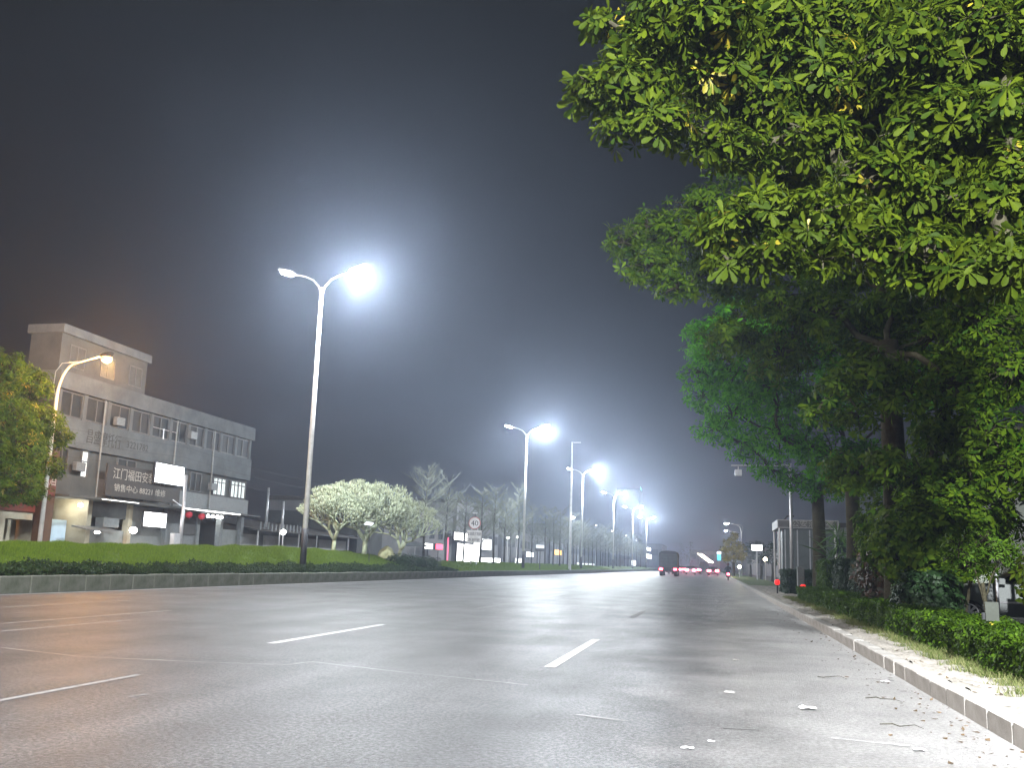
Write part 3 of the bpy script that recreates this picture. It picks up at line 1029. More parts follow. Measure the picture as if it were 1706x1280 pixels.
# single-storey row and buildings further along the far side
t = thing('market_shed', 'dim single storey shed row beside the shop building', 'building', (-40, 72, .14))
MB().box(-46, -36.4, 62.2, 84, .14, 3.3).build('wall', 'plaster2', t)
MB().prism([(-36.0, 3.1), (-34.6, 2.95), (-34.6, 3.05), (-46, 4.6), (-46, 3.3), (-36.0, 3.3)], 1, 62.0, 84.2).build('roof', 'roof', t)
for k in range(6):
    ya = 62.8 + k * 3.5
    MB().box(-36.4, -36.33, ya, ya + 2.7, .14, 2.7).build('roller_door', 'shutter', t)
    MB().tube([(-34.8, ya - .3, .14), (-34.8, ya - .3, 3.0)], .06, 6).build('post', 'galv', t)
for k in range(13):
    MB().box(-34.62, -34.58, 62.4 + k * .62, 62.4 + k * .62 + .16, 2.95 + .25 * rng.random(), 3.55 + .15 * rng.random()).build('fringe_slat', 'tilew', t)
p = hit(472, 887, 0, -34.5)
t = thing('globe_lamp', 'small white globe lamp on a post beyond the shed row', 'lamp', (p.x, p.y, .14))
MB().tube([(p.x, p.y, .14), (p.x, p.y, p.z - .2)], .05, 8).build('post', 'galv', t)
MB().lathe((p.x, p.y, p.z - .22), (0, 0, 1), [(.06, 0), (.18, .08), (.22, .22), (.18, .35), (.05, .42)], 12).build('globe', 'bulb', t, smooth=True)
for px, ytop, l in ((441, 812, 'left'), (468, 835, 'right')):
    p = hit(px, 900, 0, -38)
    q = hit(px, ytop, 0, -38)
    single('utility_pole', MB().tube([(p.x, p.y, 3), (p.x, p.y, q.z)], [.14, .1], 8), 'galv', f'{l} of two dim poles rising behind the shed row', 'pole', smooth=True)


def far_house(y0, y1, h, label, m='farwall', x0=-50, x1=-37, nf=2):
    t = thing('far_building', label, 'building', ((x0 + x1) / 2, (y0 + y1) / 2, .14))
    MB().box(x0, x1, y0, y1, .14, h).build('wall', m, t)
    MB().box(x0 - .2, x1 + .25, y0 - .2, y1 + .2, h, h + .5).build('roof', 'roof', t)
    nb = max(2, int((y1 - y0) / 3.4))
    for f in range(nf):
        for i in range(nb):
            ya = y0 + (y1 - y0) * (i + .25) / nb
            z = 3.9 + f * 3.1
            if z + 1.5 < h:
                bwindow(t, ya, ya + (y1 - y0) / nb * .5, z, z + 1.5, 2, 'glass', X=x1 + .08)
    return t


far_house(92, 122, 7.4, 'grey two storey building behind the bright shop lights', nf=1)
far_house(124, 150, 9.6, 'pale building with dark windows right of the bright shop')
far_house(153, 196, 7.0, 'long dim grey building behind the bare trees', nf=1)
far_house(200, 262, 9.8, 'far dim building behind the last bare trees')
far_house(265, 400, 8.0, 'farthest low building at the end of the left roadside', nf=1)

# bright shop fronts between the bare trees
def lit_box(name, px0, py0, px1, py1, X, m, label, cat='sign', depth=.25, post=False):
    a, c = hit(px0, py0, 0, X), hit(px1, py1, 0, X)
    z0, z1 = min(a.z, c.z), max(a.z, c.z)
    t = thing(name, label, cat, (X, (a.y + c.y) / 2, .14 if post else z0))
    MB().box(X - depth, X, a.y, c.y, z0, z1).build('case', 'dark', t)
    MB().box(X, X + .04, a.y + .06, c.y - .06, z0 + .06, z1 - .06).build('face', m, t)
    if post:
        MB().tube([(X - depth / 2, (a.y + c.y) / 2, .14), (X - depth / 2, (a.y + c.y) / 2, z0)], .06, 8).build('post', 'dark', t)
    return t


lit_box('lit_sign', 757, 886, 785, 903, -35.6, 'shop', 'biggest glowing white sign over the bright shop behind the speed sign', post=True)
lit_box('shop_window', 762, 905, 788, 938, -36.6, 'shop', 'blazing shop window under the biggest white sign', 'window')
lit_box('shop_window', 790, 896, 800, 938, -36.5, 'shop', 'narrow blazing shop window just right of the biggest white sign', 'window')
lit_box('shop_window', 803, 897, 818, 918, -36.4, 'shopdim', 'hazy lit shop window between the speed sign and a bare tree', 'window')
lit_box('shop_window', 799, 929, 833, 940, -36.3, 'shop', 'low bright white counter front at lawn level', 'window')
lit_box('lit_sign', 708, 905, 720, 916, -35.4, 'shop', 'small white light box left of the red one', post=True)
lit_box('lit_sign', 726, 906, 737, 917, -35.4, 'red_sign', 'small pinkish red light box beside the white one', post=True)
p = hit(746, 930, 0, -35.2)
single('neon_post', MB().bev(-35.3, -35.2, p.y - .12, p.y + .12, .14, 4.2, .02), 'pinkpost', 'thin glowing pink post left of the bright shop', 'post')
lit_box('lit_sign', 924, 916, 935, 926, -28.5, 'orange_sign', 'small orange light box among the bare trunks', post=True)
lit_box('lit_sign', 877, 920, 888, 929, -36, 'white_sign', 'round edged white light behind the second lamp pole', post=True)
lit_box('shop_window', 858, 930, 873, 940, -36, 'shopdim', 'pale lit shop front behind the second lamp pole', 'window')
lit_box('shop_window', 960, 938, 990, 944, -36, 'shopdim', 'low pale glow of a far shop between the trunks', 'window')
lit_box('lit_sign', 1052, 934, 1059, 943, -34, 'white_sign', 'far white light box near the end of the lawn', post=True)
lit_box('lit_sign', 1078, 912, 1084, 919, -30, 'white_sign', 'upper of two white lights stacked left of the truck', post=True)
lit_box('lit_sign', 1077, 923, 1085, 932, -30, 'white_sign', 'lower of two white lights stacked left of the truck', post=True)
t = thing('parasol', 'pale market parasol at the shop beyond the pale shrub', 'parasol', tuple(hit(692, 935, 0, -34)[:2]) + (.14,))
c = hit(692, 903, 0, -34)
MB().tube([(c.x, c.y, .14), (c.x, c.y, c.z)], .04, 8).build('pole', 'galv', t)
MB().lathe((c.x, c.y, c.z - .55), (0, 0, 1), [(1.7, 0), (1.66, .06), (.7, .4), (.05, .6)], 12).build('canopy', 'tilew', t)
MB().box(-46, -35.8, 84.5, 91.5, .14, 5.8).build('wall', 'plaster2', thing('side_shop', 'grey metal clad shop behind the parasol', 'building', (-41, 88, .14)))

# ------------------------------------------------------------------ trees
def frangipani(X, Y, label, scale, seed, tilt=0):
    r = random.Random(seed)
    zb = float(mound_z(np.array(X), np.array(Y))) - .05
    t = thing('frangipani_tree', label, 'tree', (X, Y, zb), 'frangipani trees on the mound')
    trunk, br = MB(), MB()

    def grow(p, d, L, rad, depth):
        q = p + d * L
        mid = p.lerp(q, .5) + Vector((r.uniform(-1, 1), r.uniform(-1, 1), 0)) * L * .06
        tgt = trunk if depth < 2 else br
        rad = max(rad, .013)
        tgt.tube([p, mid, q], [rad, rad * .9, rad * .82], 6 if depth < 3 else 4)
        if depth >= 8:
            return
        k = 3 if (depth == 0 or r.random() < .42) else 2
        ph = r.uniform(0, 6.28)
        for i in range(k):
            a = ph + i * 2 * math.pi / k + r.uniform(-.35, .35)
            o = d.orthogonal().normalized()
            o2 = d.cross(o)
            side = o * math.cos(a) + o2 * math.sin(a)
            opn = r.uniform(.55, .85) * (1.12 if depth < 3 else .85)
            nd = (d + side * opn + Vector((0, 0, .06 + .16 * max(0, depth - 2)))).normalized()
            if nd.z < .05:
                nd.z = .05 + r.random() * .1
                nd.normalize()
            grow(q, nd, L * r.uniform(.78, .95) if depth else L * .95, rad * r.uniform(.70, .81), depth + 1)
    grow(Vector((X, Y, zb)), Vector((tilt, .05, 1)).normalized(), .62 * scale, .13 * scale, 0)
    trunk.build('trunk', 'frangi', t, smooth=True)
    br.build('branches', 'frangi', t, smooth=True)
    return t


p = hit(607, 916, 0, -20.0)
frangipani(-20.0, p.y, 'widest pale leafless frangipani tree, middle of the three on the mound', 1.36, 5)
p = hit(556, 912, 0, -20.6)
frangipani(-20.6, p.y, 'slim frangipani tree just right of the nearest lamp pole', 1.08, 8)
p = hit(664, 912, 0, -20.6)
frangipani(-20.6, p.y, 'frangipani tree on the right end of the mound by the boulder', 1.2, 9, .2)

# boulder and small notice between them
p = hit(645, 918, 0, -19.6)
zb = float(mound_z(np.array(-19.6), np.array(p.y)))
mb = MB()
k, vs, fs = 12, [], []
for i in range(7):
    el = i / 6 * math.pi / 2
    for j in range(k):
        a = 2 * math.pi * j / k
        rr = (1 + .12 * math.sin(3 * a + i) + rng.uniform(-.06, .06))
        vs.append((-19.6 + .55 * rr * math.cos(el) * math.cos(a), p.y + .85 * rr * math.cos(el) * math.sin(a), zb - .1 + .85 * math.sin(el) * rr))
for i in range(6):
    fs += [(i * k + j, i * k + (j + 1) % k, (i + 1) * k + (j + 1) % k, (i + 1) * k + j) for j in range(k)]
single('boulder', mb.add(vs, fs), 'stone', 'pale rounded boulder under the frangipani trees', 'rock', smooth=True)
p = hit(615, 935, 0, -18.6)
zb = float(mound_z(np.array(-18.6), np.array(p.y)))
q = hit(615, 873, 1, p.y)
t = thing('plant_label', 'small white tilted plaque on a thin stake before the frangipani', 'sign', (p.x, p.y, zb))
MB().tube([(p.x, p.y, zb), (q.x, p.y, q.z)], .022, 6).build('stake', 'dark', t)
MB().add([(q.x - .28, p.y - .13, q.z - .05), (q.x + .18, p.y - .13, q.z - .12), (q.x + .28, p.y + .08, q.z + .05), (q.x - .18, p.y + .08, q.z + .12)] +
         [(q.x - .28, p.y - .11, q.z - .07), (q.x + .18, p.y - .11, q.z - .14), (q.x + .28, p.y + .10, q.z + .03), (q.x - .18, p.y + .10, q.z + .10)],
         [(0, 1, 2, 3), (7, 6, 5, 4), (0, 4, 5, 1), (1, 5, 6, 2), (2, 6, 7, 3), (3, 7, 4, 0)]).build('plate', 'signwhite', t)


def shrub(name, label, c, r, n, m, leaf=.07, flat=.7, stems=5, cat='shrub', ground=.1, tmpl=LEAFO, shape=None, group=None, k=5):
    t = thing(name, label, cat, (c[0], c[1], ground), group)
    st = MB()
    for i in range(stems):
        a = 6.28 * i / stems
        st.tube(curve_pts((c[0] + .05 * math.cos(a), c[1] + .05 * math.sin(a), ground), (c[0] + r * .5 * math.cos(a), c[1] + r * .5 * math.sin(a), c[2]), .1, 4, .03), [.03, .022, .016, .008], 5)
    st.build('stems', 'bark', t)
    if shape:
        P, A = shape
    else:
        P, A = blob_points(c, r, n, flat, .55)
    A = unit(A + [0, 0, .4] + nr.normal(0, .3, A.shape))
    fr = rosettes(P - np.array(t.location), A, k, leaf, .3)
    o = link('foliage', leaf_mesh('foliage', fr, M[m], tmpl), t, 'stuff')
    return t


p = hit(690, 940, 0, -18.3)
for i, (px, l) in enumerate(((668, 'left'), (692, 'middle'), (712, 'right'))):
    p = hit(px, 938, 0, -18.4)
    zb = float(mound_z(np.array(-18.4), np.array(p.y)))
    shrub('low_shrub', f'{l} of the low dark shrubs where the mound ends', (-18.4, p.y, zb + .25), .95, 900, 'leafD', .09, .5, ground=zb - .05)


def bare_tree(label, X, Y, zb, H, seed, group=None, m='twig', thick=1.0):
    """a straight trunk with tiers of near level limbs and fine bare twigs"""
    r = random.Random(seed)
    t = thing('bare_tree', label, 'tree', (X, Y, zb), group)
    MB().tube([(X, Y, zb - .1), (X + r.uniform(-.1, .1), Y, zb + H * .5), (X + r.uniform(-.15, .15), Y, zb + H * .95)], [.10 * thick, .075 * thick, .02], 8).build('trunk', 'trunkd', t, smooth=True)
    br = MB()
    nt_ = 5
    for k in range(nt_):
        z = zb + H * (.42 + .52 * k / (nt_ - 1))
        L0 = H * (.36 - .05 * k)
        nl = 7
        for j in range(nl):
            a = 6.28 * j / nl + k * .7 + r.uniform(-.6, .6)
            z = zb + H * (.42 + .52 * (k + r.uniform(-.35, .35)) / (nt_ - 1))
            L = L0 * r.uniform(.55, 1.25)
            rise = r.uniform(.4, 1.1)
            d = Vector((math.cos(a), math.sin(a), rise)).normalized()
            s = Vector((-math.sin(a), math.cos(a), 0))
            p0 = Vector((X, Y, z))
            p1 = p0 + d * L
            br.tube([p0, p0 + d * L * .5 + Vector((0, 0, -.04 * L)), p1], [.035 * thick, .022 * thick, .007], 4)
            for q in range(10):
                f = .22 + .78 * q / 10
                b0 = p0.lerp(p1, f)
                sd = (-1) ** q
                if r.random() < .2:
                    continue
                b0 += Vector((r.uniform(-.05, .05), r.uniform(-.05, .05), r.uniform(-.05, .05)))
                bd = (d * r.uniform(.4, 1.1) + s * sd * r.uniform(.2, 1.1) + Vector((0, 0, r.uniform(-.1, .6)))).normalized()
                bl = L * (.46 - .18 * f) * r.uniform(.5, 1.4)
                b1 = b0 + bd * bl
                br.tube([b0, b1], [.014, .007], 3, False)
                for e_ in range(3):
                    c0 = b0.lerp(b1, .3 + .3 * e_)
                    cdv = (bd + s * (-sd if e_ % 2 else sd) * .6 + Vector((0, 0, .3))).normalized()
                    br.tube([c0, c0 + cdv * bl * .45], [.009, .006], 3, False)
    br.build('branches', m, t)
    return t


protos = []
row_trees = []
ORDN = ('first second third fourth fifth sixth seventh eighth ninth tenth eleventh twelfth thirteenth fourteenth fifteenth sixteenth seventeenth eighteenth nineteenth twentieth '
        'twenty-first twenty-second twenty-third twenty-fourth twenty-fifth twenty-sixth twenty-seventh twenty-eighth').split()
near_px = [(799, -21.2, 'bare tree with a thin dark trunk right behind the speed limit sign'), (822, -20.0, 'bare forked tree just right of the speed limit sign'),
           (862, -19.6, 'bare tree with a straight dark trunk left of the second lamp pole'), (771, -22.2, 'bare dark trunked tree left of the speed limit sign')]
for i, (px, X, l) in enumerate(near_px):
    p = hit(px, 936, 0, X)
    protos.append(bare_tree(l, X, p.y, float(mound_z(np.array(X), np.array(p.y))) - .05, 6.6 + .5 * (i % 3), 20 + i, 'bare trees on the median'))
for i, px in enumerate((908, 921, 932, 945, 955, 966, 974, 987, 994, 1000, 1008, 1014, 1021, 1027, 1033, 1040, 1046, 1053, 1060, 1067, 885, 840, 915, 938, 960, 980, 1004)):
    X = -20.3 + (i % 3) * .55 if i < 20 else -22.0
    p = hit(px, 940, 0, X)
    o = copy_tree(protos[i % 4])
    o.location = (X, p.y, float(mound_z(np.array(X), np.array(p.y))) - .05)
    o.rotation_euler.z = rng.uniform(0, 6.28)
    o.scale = (1, 1, rng.uniform(.9, 1.12))
    o['sort'] = px
    row_trees.append(o)
row_trees.sort(key=lambda o: o['sort'])
for o, w_ in zip(row_trees, ORDN):
    del o['sort']
    o['label'] = f'bare layered tree, {w_} from left in the row beyond the speed sign'
for px, X, s, l in ((705, -29, 1.45, 'tall dim bare tree behind the frangipani, left one'), (742, -28, 1.25, 'tall dim bare tree behind the frangipani, right one'),
                    (800, -30, 1.2, 'dim bare tree across the road behind the speed sign'), (850, -30, 1.2, 'dim bare tree across the road near the second lamp'),
                    (895, -31, 1.2, 'dim bare tree across the road beside the small dark sign')):
    p = hit(px, 936, 0, X)
    o = copy_tree(protos[int(px) % 4])
    o.location = (X, p.y, .05)
    o.scale = (s, s, s)
    o.rotation_euler.z = rng.uniform(0, 6.28)
    o['label'] = l
    o['group'] = 'bare trees across the road'


# leafy tree at the left edge
def leafy_tree(name, label, X, Y, zb, fork, trunk_r, blobs, dens, leaf, m, tmpl, k=7, hero=0, group=None, lean=(0, 0), flat=.75, limbs=None, yellow=0):
    """blobs: (centre, radius) clumps of foliage, all hung on limbs from the fork"""
    t = thing(name, label, 'tree', (X, Y, zb), group)
    fk = Vector((X + lean[0], Y + lean[1], zb + fork))
    MB().tube([(X, Y, zb - .1), (X, Y, zb + .15), Vector((X, Y, zb)).lerp(fk, .5) + Vector((.04, 0, 0)), fk],
              [trunk_r * 1.35, trunk_r * 1.08, trunk_r * .95, trunk_r * .85], 12).build('trunk', 'bark', t, smooth=True)
    lb = MB()
    Ps, As = [], []
    nodes = [fk] + [Vector(c) for c, r in blobs]
    par = {}
    for i in sorted(range(1, len(nodes)), key=lambda i: (nodes[i] - fk).length):
        par[i] = min([0] + list(par), key=lambda j: (nodes[j] - nodes[i]).length + .55 * (nodes[j] - fk).length)
    load = {i: 1 for i in par}
    for i in sorted(par, key=lambda i: -(nodes[i] - fk).length):
        if par[i]:
            load[par[i]] += load[i]
    for i, j in par.items():
        a_, b_ = nodes[j], nodes[i]
        L = (b_ - a_).length
        ra = min(trunk_r * .5, .016 + .022 * math.sqrt(load[i]) * trunk_r / .25)
        lb.tube(curve_pts(a_ - Vector((0, 0, .25 if j == 0 else 0)), b_, .05 * L, 6, .06 * L), [ra * (1 - .075 * q) for q in range(6)], 7)
    for c, r in blobs:
        c = Vector(c)
        n = max(6, int(dens * r * r))
        P, D = blob_points(c, r, n, flat, .45)
        for i in range(0, n, 4):
            q = Vector(P[i])
            lb.tube([c, c.lerp(q, .5) + Vector((0, 0, .06 * r)), q], [.022, .014, .006], 4, False)
        Ps.append(P)
        As.append(unit(D * .7 + [0, 0, .35] + nr.normal(0, .35, D.shape)))
    lb.build('limbs', 'bark', t, smooth=True)
    P = np.concatenate(Ps) - np.array(t.location)
    A = np.concatenate(As)
    if hero:
        cw = np.array(CAM) - np.array(t.location)
        dist = np.linalg.norm(P - cw, axis=1)
        q = P + np.array(t.location) - np.array(CAM)
        zc = q @ np.array(fwd)
        u_ = (q @ np.array(rt)) / zc * F + IW / 2
        v_ = IH / 2 - (q @ np.array(up)) / zc * F + DY
        seen = (u_ > 0) & (u_ < IW) & (v_ > 0) & (v_ < IH)
        order = np.argsort(np.where(seen, dist, 1e6))
        hs, rest = order[:hero // k], order[hero // k:]
        fr = rosettes(P[hs], A[hs], k, leaf, .45)
        me = npmesh('leaf', LEAF6[0], LEAF6[1], M[m])
        me2 = npmesh('leaf', LEAF6[0], LEAF6[1], M['leafY'])
        for i in range(len(fr[0])):
            d, nm = Vector(fr[1][i]), Vector(fr[2][i])
            s = d.cross(nm)
            o = link('leaf', me2 if rng.random() < .02 else me, t)
            L = float(fr[3][i])
            o.matrix_local = Matrix(((s.x * L, d.x * L, nm.x * L, fr[0][i][0]), (s.y * L, d.y * L, nm.y * L, fr[0][i][1]), (s.z * L, d.z * L, nm.z * L, fr[0][i][2]), (0, 0, 0, 1)))
        P, A = P[rest], A[rest]
    if yellow:
        pick = nr.random(len(P)) < yellow
        link('yellow_leaves', leaf_mesh('yellow_leaves', rosettes(P[pick], A[pick], k, leaf, .45), M['leafY'], tmpl), t, 'stuff')
        P, A = P[~pick], A[~pick]
    link('crown', leaf_mesh('crown', rosettes(P, A, k, leaf, .45), M[m], tmpl), t, 'stuff')
    return t


def pb(px, py, Y, rpx):
    p = hit(px, py, 1, Y)
    return (p, rpx * (p - CAM).dot(fwd) / F)


# left-edge tree stands on the far pavement edge in front of the shops
def pbx(px, py, X, rpx):
    p = hit(px, py, 0, X)
    return (p, rpx * (p - CAM).dot(fwd) / F)


p = hit(-45, 900, 0, -29.5)
leafy_tree('street_tree', 'leafy yellow green tree at the left edge lit by the orange lamp', -32.6, p.y, .1, 3.6, .18,
           [pbx(a, b_, X, r_) for a, b_, X, r_ in ((0, 615, -32.3, 45), (45, 640, -32.5, 42), (-10, 690, -31.5, 60), (60, 700, -31.7, 42), (90, 725, -31.8, 30), (30, 750, -31.6, 55), (70, 775, -32, 36), (5, 800, -31.4, 55), (45, 815, -32, 36), (-40, 740, -32, 70))],
           260, .26, 'leafB', LEAF4, 6, yellow=.05)

# the row of big trees on the right verge
TA = [(1050, 150, 9.2, 78), (985, 150, 9.3, 40), (1040, 215, 9.2, 40), (1110, 205, 9.0, 52), (1000, 35, 9.6, 30), (1105, 35, 9.0, 66), (1060, 80, 9.2, 55), (1190, 40, 9.0, 70), (1190, 135, 9.4, 60), (1195, 240, 9.3, 50),
      (1250, 250, 9.6, 40), (1270, 180, 10, 66), (1290, 60, 10, 80), (1380, 130, 10, 80), (1360, 240, 9.8, 66), (1400, 30, 10.3, 80), (1480, 90, 10, 85), (1580, 60, 10, 95), (1690, 80, 10, 95),
      (1205, 380, 9.2, 48), (1215, 435, 9.1, 36), (1270, 350, 9.2, 62), (1290, 420, 9.0, 46), (1350, 360, 9.1, 66), (1370, 430, 9.2, 36), (1440, 300, 9.5, 66), (1430, 380, 9.3, 60), (1470, 430, 9.3, 36),
      (1530, 330, 9.6, 66), (1560, 420, 9.2, 60), (1530, 470, 9.3, 30), (1620, 440, 9.0, 62), (1690, 430, 8.8, 66), (1640, 340, 9.4, 72), (1700, 300, 9.4, 80), (1560, 210, 9.9, 85), (1670, 200, 9.9, 95), (1330, 20, 11.5, 110), (1500, 30, 11.5, 130), (1640, 60, 11.5, 140), (1450, 190, 11.5, 110), (1600, 280, 11.5, 120), (1230, 120, 11.2, 70), (1320, 300, 11, 50), (1120, 110, 10.5, 60)]
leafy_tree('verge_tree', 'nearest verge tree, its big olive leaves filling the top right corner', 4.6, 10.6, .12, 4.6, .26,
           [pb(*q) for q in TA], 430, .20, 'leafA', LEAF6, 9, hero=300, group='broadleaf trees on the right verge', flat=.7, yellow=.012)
TB = [(1040, 405, 19.5, 36), (1085, 440, 19.5, 50), (1080, 375, 19.8, 40), (1130, 480, 19.5, 36), (1130, 400, 20, 60), (1180, 350, 20.5, 66), (1210, 450, 20, 66), (1290, 500, 20, 60), (1370, 520, 20, 60), (1480, 500, 20.5, 60),
      (1560, 560, 20, 66), (1640, 540, 19, 75), (1690, 620, 18.5, 75), (1600, 640, 19, 66), (1640, 720, 18.5, 72), (1560, 720, 19, 48), (1400, 640, 18, 46), (1460, 620, 17.6, 56), (1510, 660, 17.6, 50), (1430, 690, 17.6, 42), (1360, 690, 18, 22),
      (1370, 300, 20.5, 100), (1500, 330, 20.5, 120), (1620, 300, 20.5, 120), (1260, 250, 21, 90), (1690, 780, 18.5, 60), (1620, 800, 19, 50), (1480, 770, 18.2, 40), (1420, 790, 19, 50), (1540, 800, 19, 60), (1690, 860, 20.5, 45), (1450, 560, 21.5, 80), (1560, 470, 21.5, 90), (1680, 500, 21.5, 90), (1400, 440, 21.5, 80), (1590, 740, 21.5, 80), (1220, 560, 21, 50), (1300, 590, 21, 60)]
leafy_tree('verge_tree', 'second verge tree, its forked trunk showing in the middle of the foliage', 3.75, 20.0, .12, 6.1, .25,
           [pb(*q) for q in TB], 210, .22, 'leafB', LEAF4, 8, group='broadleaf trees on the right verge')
TC = [(1180, 560, 28, 45), (1230, 530, 28, 55), (1170, 620, 28, 42), (1230, 620, 28, 60), (1300, 560, 28, 66), (1380, 590, 28, 60), (1290, 650, 28, 60), (1220, 690, 28, 50), (1300, 730, 27.5, 46), (1370, 680, 27, 60), (1390, 760, 27, 55),
      (1450, 760, 27.5, 50), (1470, 560, 28, 66), (1560, 620, 28, 80), (1520, 780, 27, 50), (1650, 640, 28, 80), (1660, 760, 27, 70)]
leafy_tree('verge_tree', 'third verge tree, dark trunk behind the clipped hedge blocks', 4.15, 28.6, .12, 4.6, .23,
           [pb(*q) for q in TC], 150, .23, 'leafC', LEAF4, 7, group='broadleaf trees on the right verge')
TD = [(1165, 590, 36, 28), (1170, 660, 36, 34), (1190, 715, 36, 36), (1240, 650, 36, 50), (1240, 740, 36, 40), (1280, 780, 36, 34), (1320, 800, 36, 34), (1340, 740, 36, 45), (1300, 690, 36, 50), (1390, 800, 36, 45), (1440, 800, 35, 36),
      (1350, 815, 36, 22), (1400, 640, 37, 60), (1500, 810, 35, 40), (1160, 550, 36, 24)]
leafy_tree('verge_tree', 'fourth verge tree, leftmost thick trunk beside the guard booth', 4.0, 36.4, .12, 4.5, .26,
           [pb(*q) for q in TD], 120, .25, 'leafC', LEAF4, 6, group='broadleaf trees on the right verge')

# strap-leaved plant between the trunks
p = hit(1395, 905, 1, 33)
t = thing('strap_plant', 'strap leaved palm like plant lit between the two thick trunks', 'plant', (p.x, 33, .12))
MB().tube([(p.x, 33, .1), (p.x, 33, 1.7)], [.09, .06], 7).build('stem', 'bark', t)
for q in range(3):
    fr = rosettes(np.array([(rng.uniform(-.25, .25), rng.uniform(-.2, .2), 1.5 + .45 * q)] * 5), unit(nr.normal(0, .25, (5, 3)) + [0, 0, 1]), 9, 1.0, .5, (.2, 1.3))
    link('strap_leaves', leaf_mesh('strap_leaves', fr, M['palm'], (np.array([(0, 0, 0), (-.04, .5, .06), (.04, .5, .06), (0, 1, -.05)]), LEAF4[1])), t, 'stuff')


# ------------------------------------------------------------------ hedges and shrubs on the right verge
def box_hedge(name, label, x0, x1, y0, y1, z0, z1, n, m, leaf, group=None, lump=.06, cat='hedge'):
    t = thing(name, label, cat, ((x0 + x1) / 2, (y0 + y1) / 2, z0), group)
    a = np.array([(x0, y0, z0), (x1, y1, z1)])
    sz = a[1] - a[0]
    # points on the top, the two long sides and the near end
    areas = np.array([sz[0] * sz[1], sz[1] * sz[2], sz[1] * sz[2] * .3, sz[0] * sz[2], sz[0] * sz[2] * .3])
    face = nr.choice(5, n, p=areas / areas.sum())
    uvw = nr.random((n, 3))
    nrm = np.zeros((n, 3))
    for f, (ax, v, s) in enumerate(((2, 1, 1), (0, 0, -1), (0, 1, 1), (1, 0, -1), (1, 1, 1))):
        uvw[face == f, ax] = v
        nrm[face == f, ax] = s
    P = a[0] + uvw * sz
    P += nrm * (lump * np.sin(P[:, 1:2] * 4.1 + P[:, 0:1] * 3) * np.cos(P[:, 1:2] * 1.7 + P[:, 2:3] * 5) - .10 * nr.random((n, 1)))
    A = unit(nrm + nr.normal(0, .4, (n, 3)) + [0, 0, .3])
    fr = rosettes(P - np.array(t.location), A, 4, leaf, .2)
    link('foliage', leaf_mesh('foliage', fr, M[m], LEAFO), t, 'stuff')
    i = .16
    MB().box(x0 + i, x1 - i, y0 + i, y1 - i, z0 - .05, z1 - i).build('woody_core', 'leafD', t)
    return t


box_hedge('low_hedge', 'long low clipped hedge running behind the right kerb', 2.85, 3.75, 5.0, 33, .12, .60, 32000, 'hedge', .062)
for i, (ya, yb_, l) in enumerate(((32.6, 35.0, 'farthest dark clipped hedge block beside the thick trunk'), (28.2, 30.4, 'middle dark clipped hedge block under the second trunk'), (24.6, 26.8, 'nearest dark clipped hedge block beside the reddish bush'))):
    box_hedge('clipped_hedge', l, 3.75, 5.0, ya, yb_, .12, 1.55, 3600, 'leafD' if i else 'hedge', .075, 'clipped hedge blocks')
box_hedge('clipped_hedge', 'dark leafy hedge mass at the booth corner between the red lamps', 3.1, 4.4, 41, 45, .12, 1.2, 3000, 'leafD', .09)
p = hit(1530, 900, 1, 18.2)
shrub('tall_shrub', 'leafy bush hiding the foot of the second verge tree', (p.x, 18.2, 1.75), .95, 1100, 'leafB', .15, .95, k=6, stems=6)
p = hit(1500, 955, 1, 21.5)
shrub('red_shrub', 'reddish brown leafy bush right of the clipped hedge blocks', (p.x, 21.5, 1.0), .95, 900, 'leafR', .13, .95, k=6)
p = hit(1545, 985, 1, 17.5)
shrub('dark_shrub', 'dark round bush left of the parked silver car', (p.x, 17.5, .72), .62, 800, 'leafD', .11, .95, k=6)
p = hit(1512, 875, 1, 24)
shrub('tall_shrub', 'tall loose shrub hanging under the tree canopy behind the red bush', (p.x, 24, 2.3), 1.35, 1300, 'leafB', .15, .9, k=6, stems=7)
p = hit(1590, 860, 1, 19)
shrub('tall_shrub', 'tall dark shrub between the loose shrub and the notice board', (p.x, 19, 2.1), 1.05, 1200, 'leafB', .15, .95, k=6, stems=7)
p = hit(1635, 935, 1, 14)
leafy_tree('young_tree', 'small yellow green tree before the parked silver car', p.x, 14, .12, .95, .03,
           [pb(a, b_, y_, r_) for a, b_, y_, r_ in ((1600, 915, 14, 36), (1640, 900, 14, 36), (1665, 928, 14, 36), (1620, 940, 14.2, 30), (1690, 920, 14, 36), (1580, 930, 14.2, 22))],
           420, .10, 'hedge', LEAF4, 6)
p = hit(1706, 990, 1, 12)
shrub('edge_shrub', 'leafy shrub cut by the right edge of the picture', (p.x + .5, 12.6, 1.15), .40, 300, 'leafA', .10, 1.3, k=6)

t = thing('post_lamp', 'car park lamp half hidden behind the verge trees', 'lamp', (6.6, 31.5, .02))
MB().tube([(6.6, 31.5, .02), (6.6, 31.5, 3.9)], .05, 8).build('post', 'galv', t)
MB().lathe((6.6, 31.5, 3.85), (0, 0, 1), [(.06, 0), (.17, .07), (.2, .2), (.16, .32), (.05, .38)], 12).build('globe', 'bulb', t, smooth=True)
lamp_light('lamp_light', (6.6, 31.2, 3.4), 260, (.9, 1, .85), None, radius=.15, parent=t)
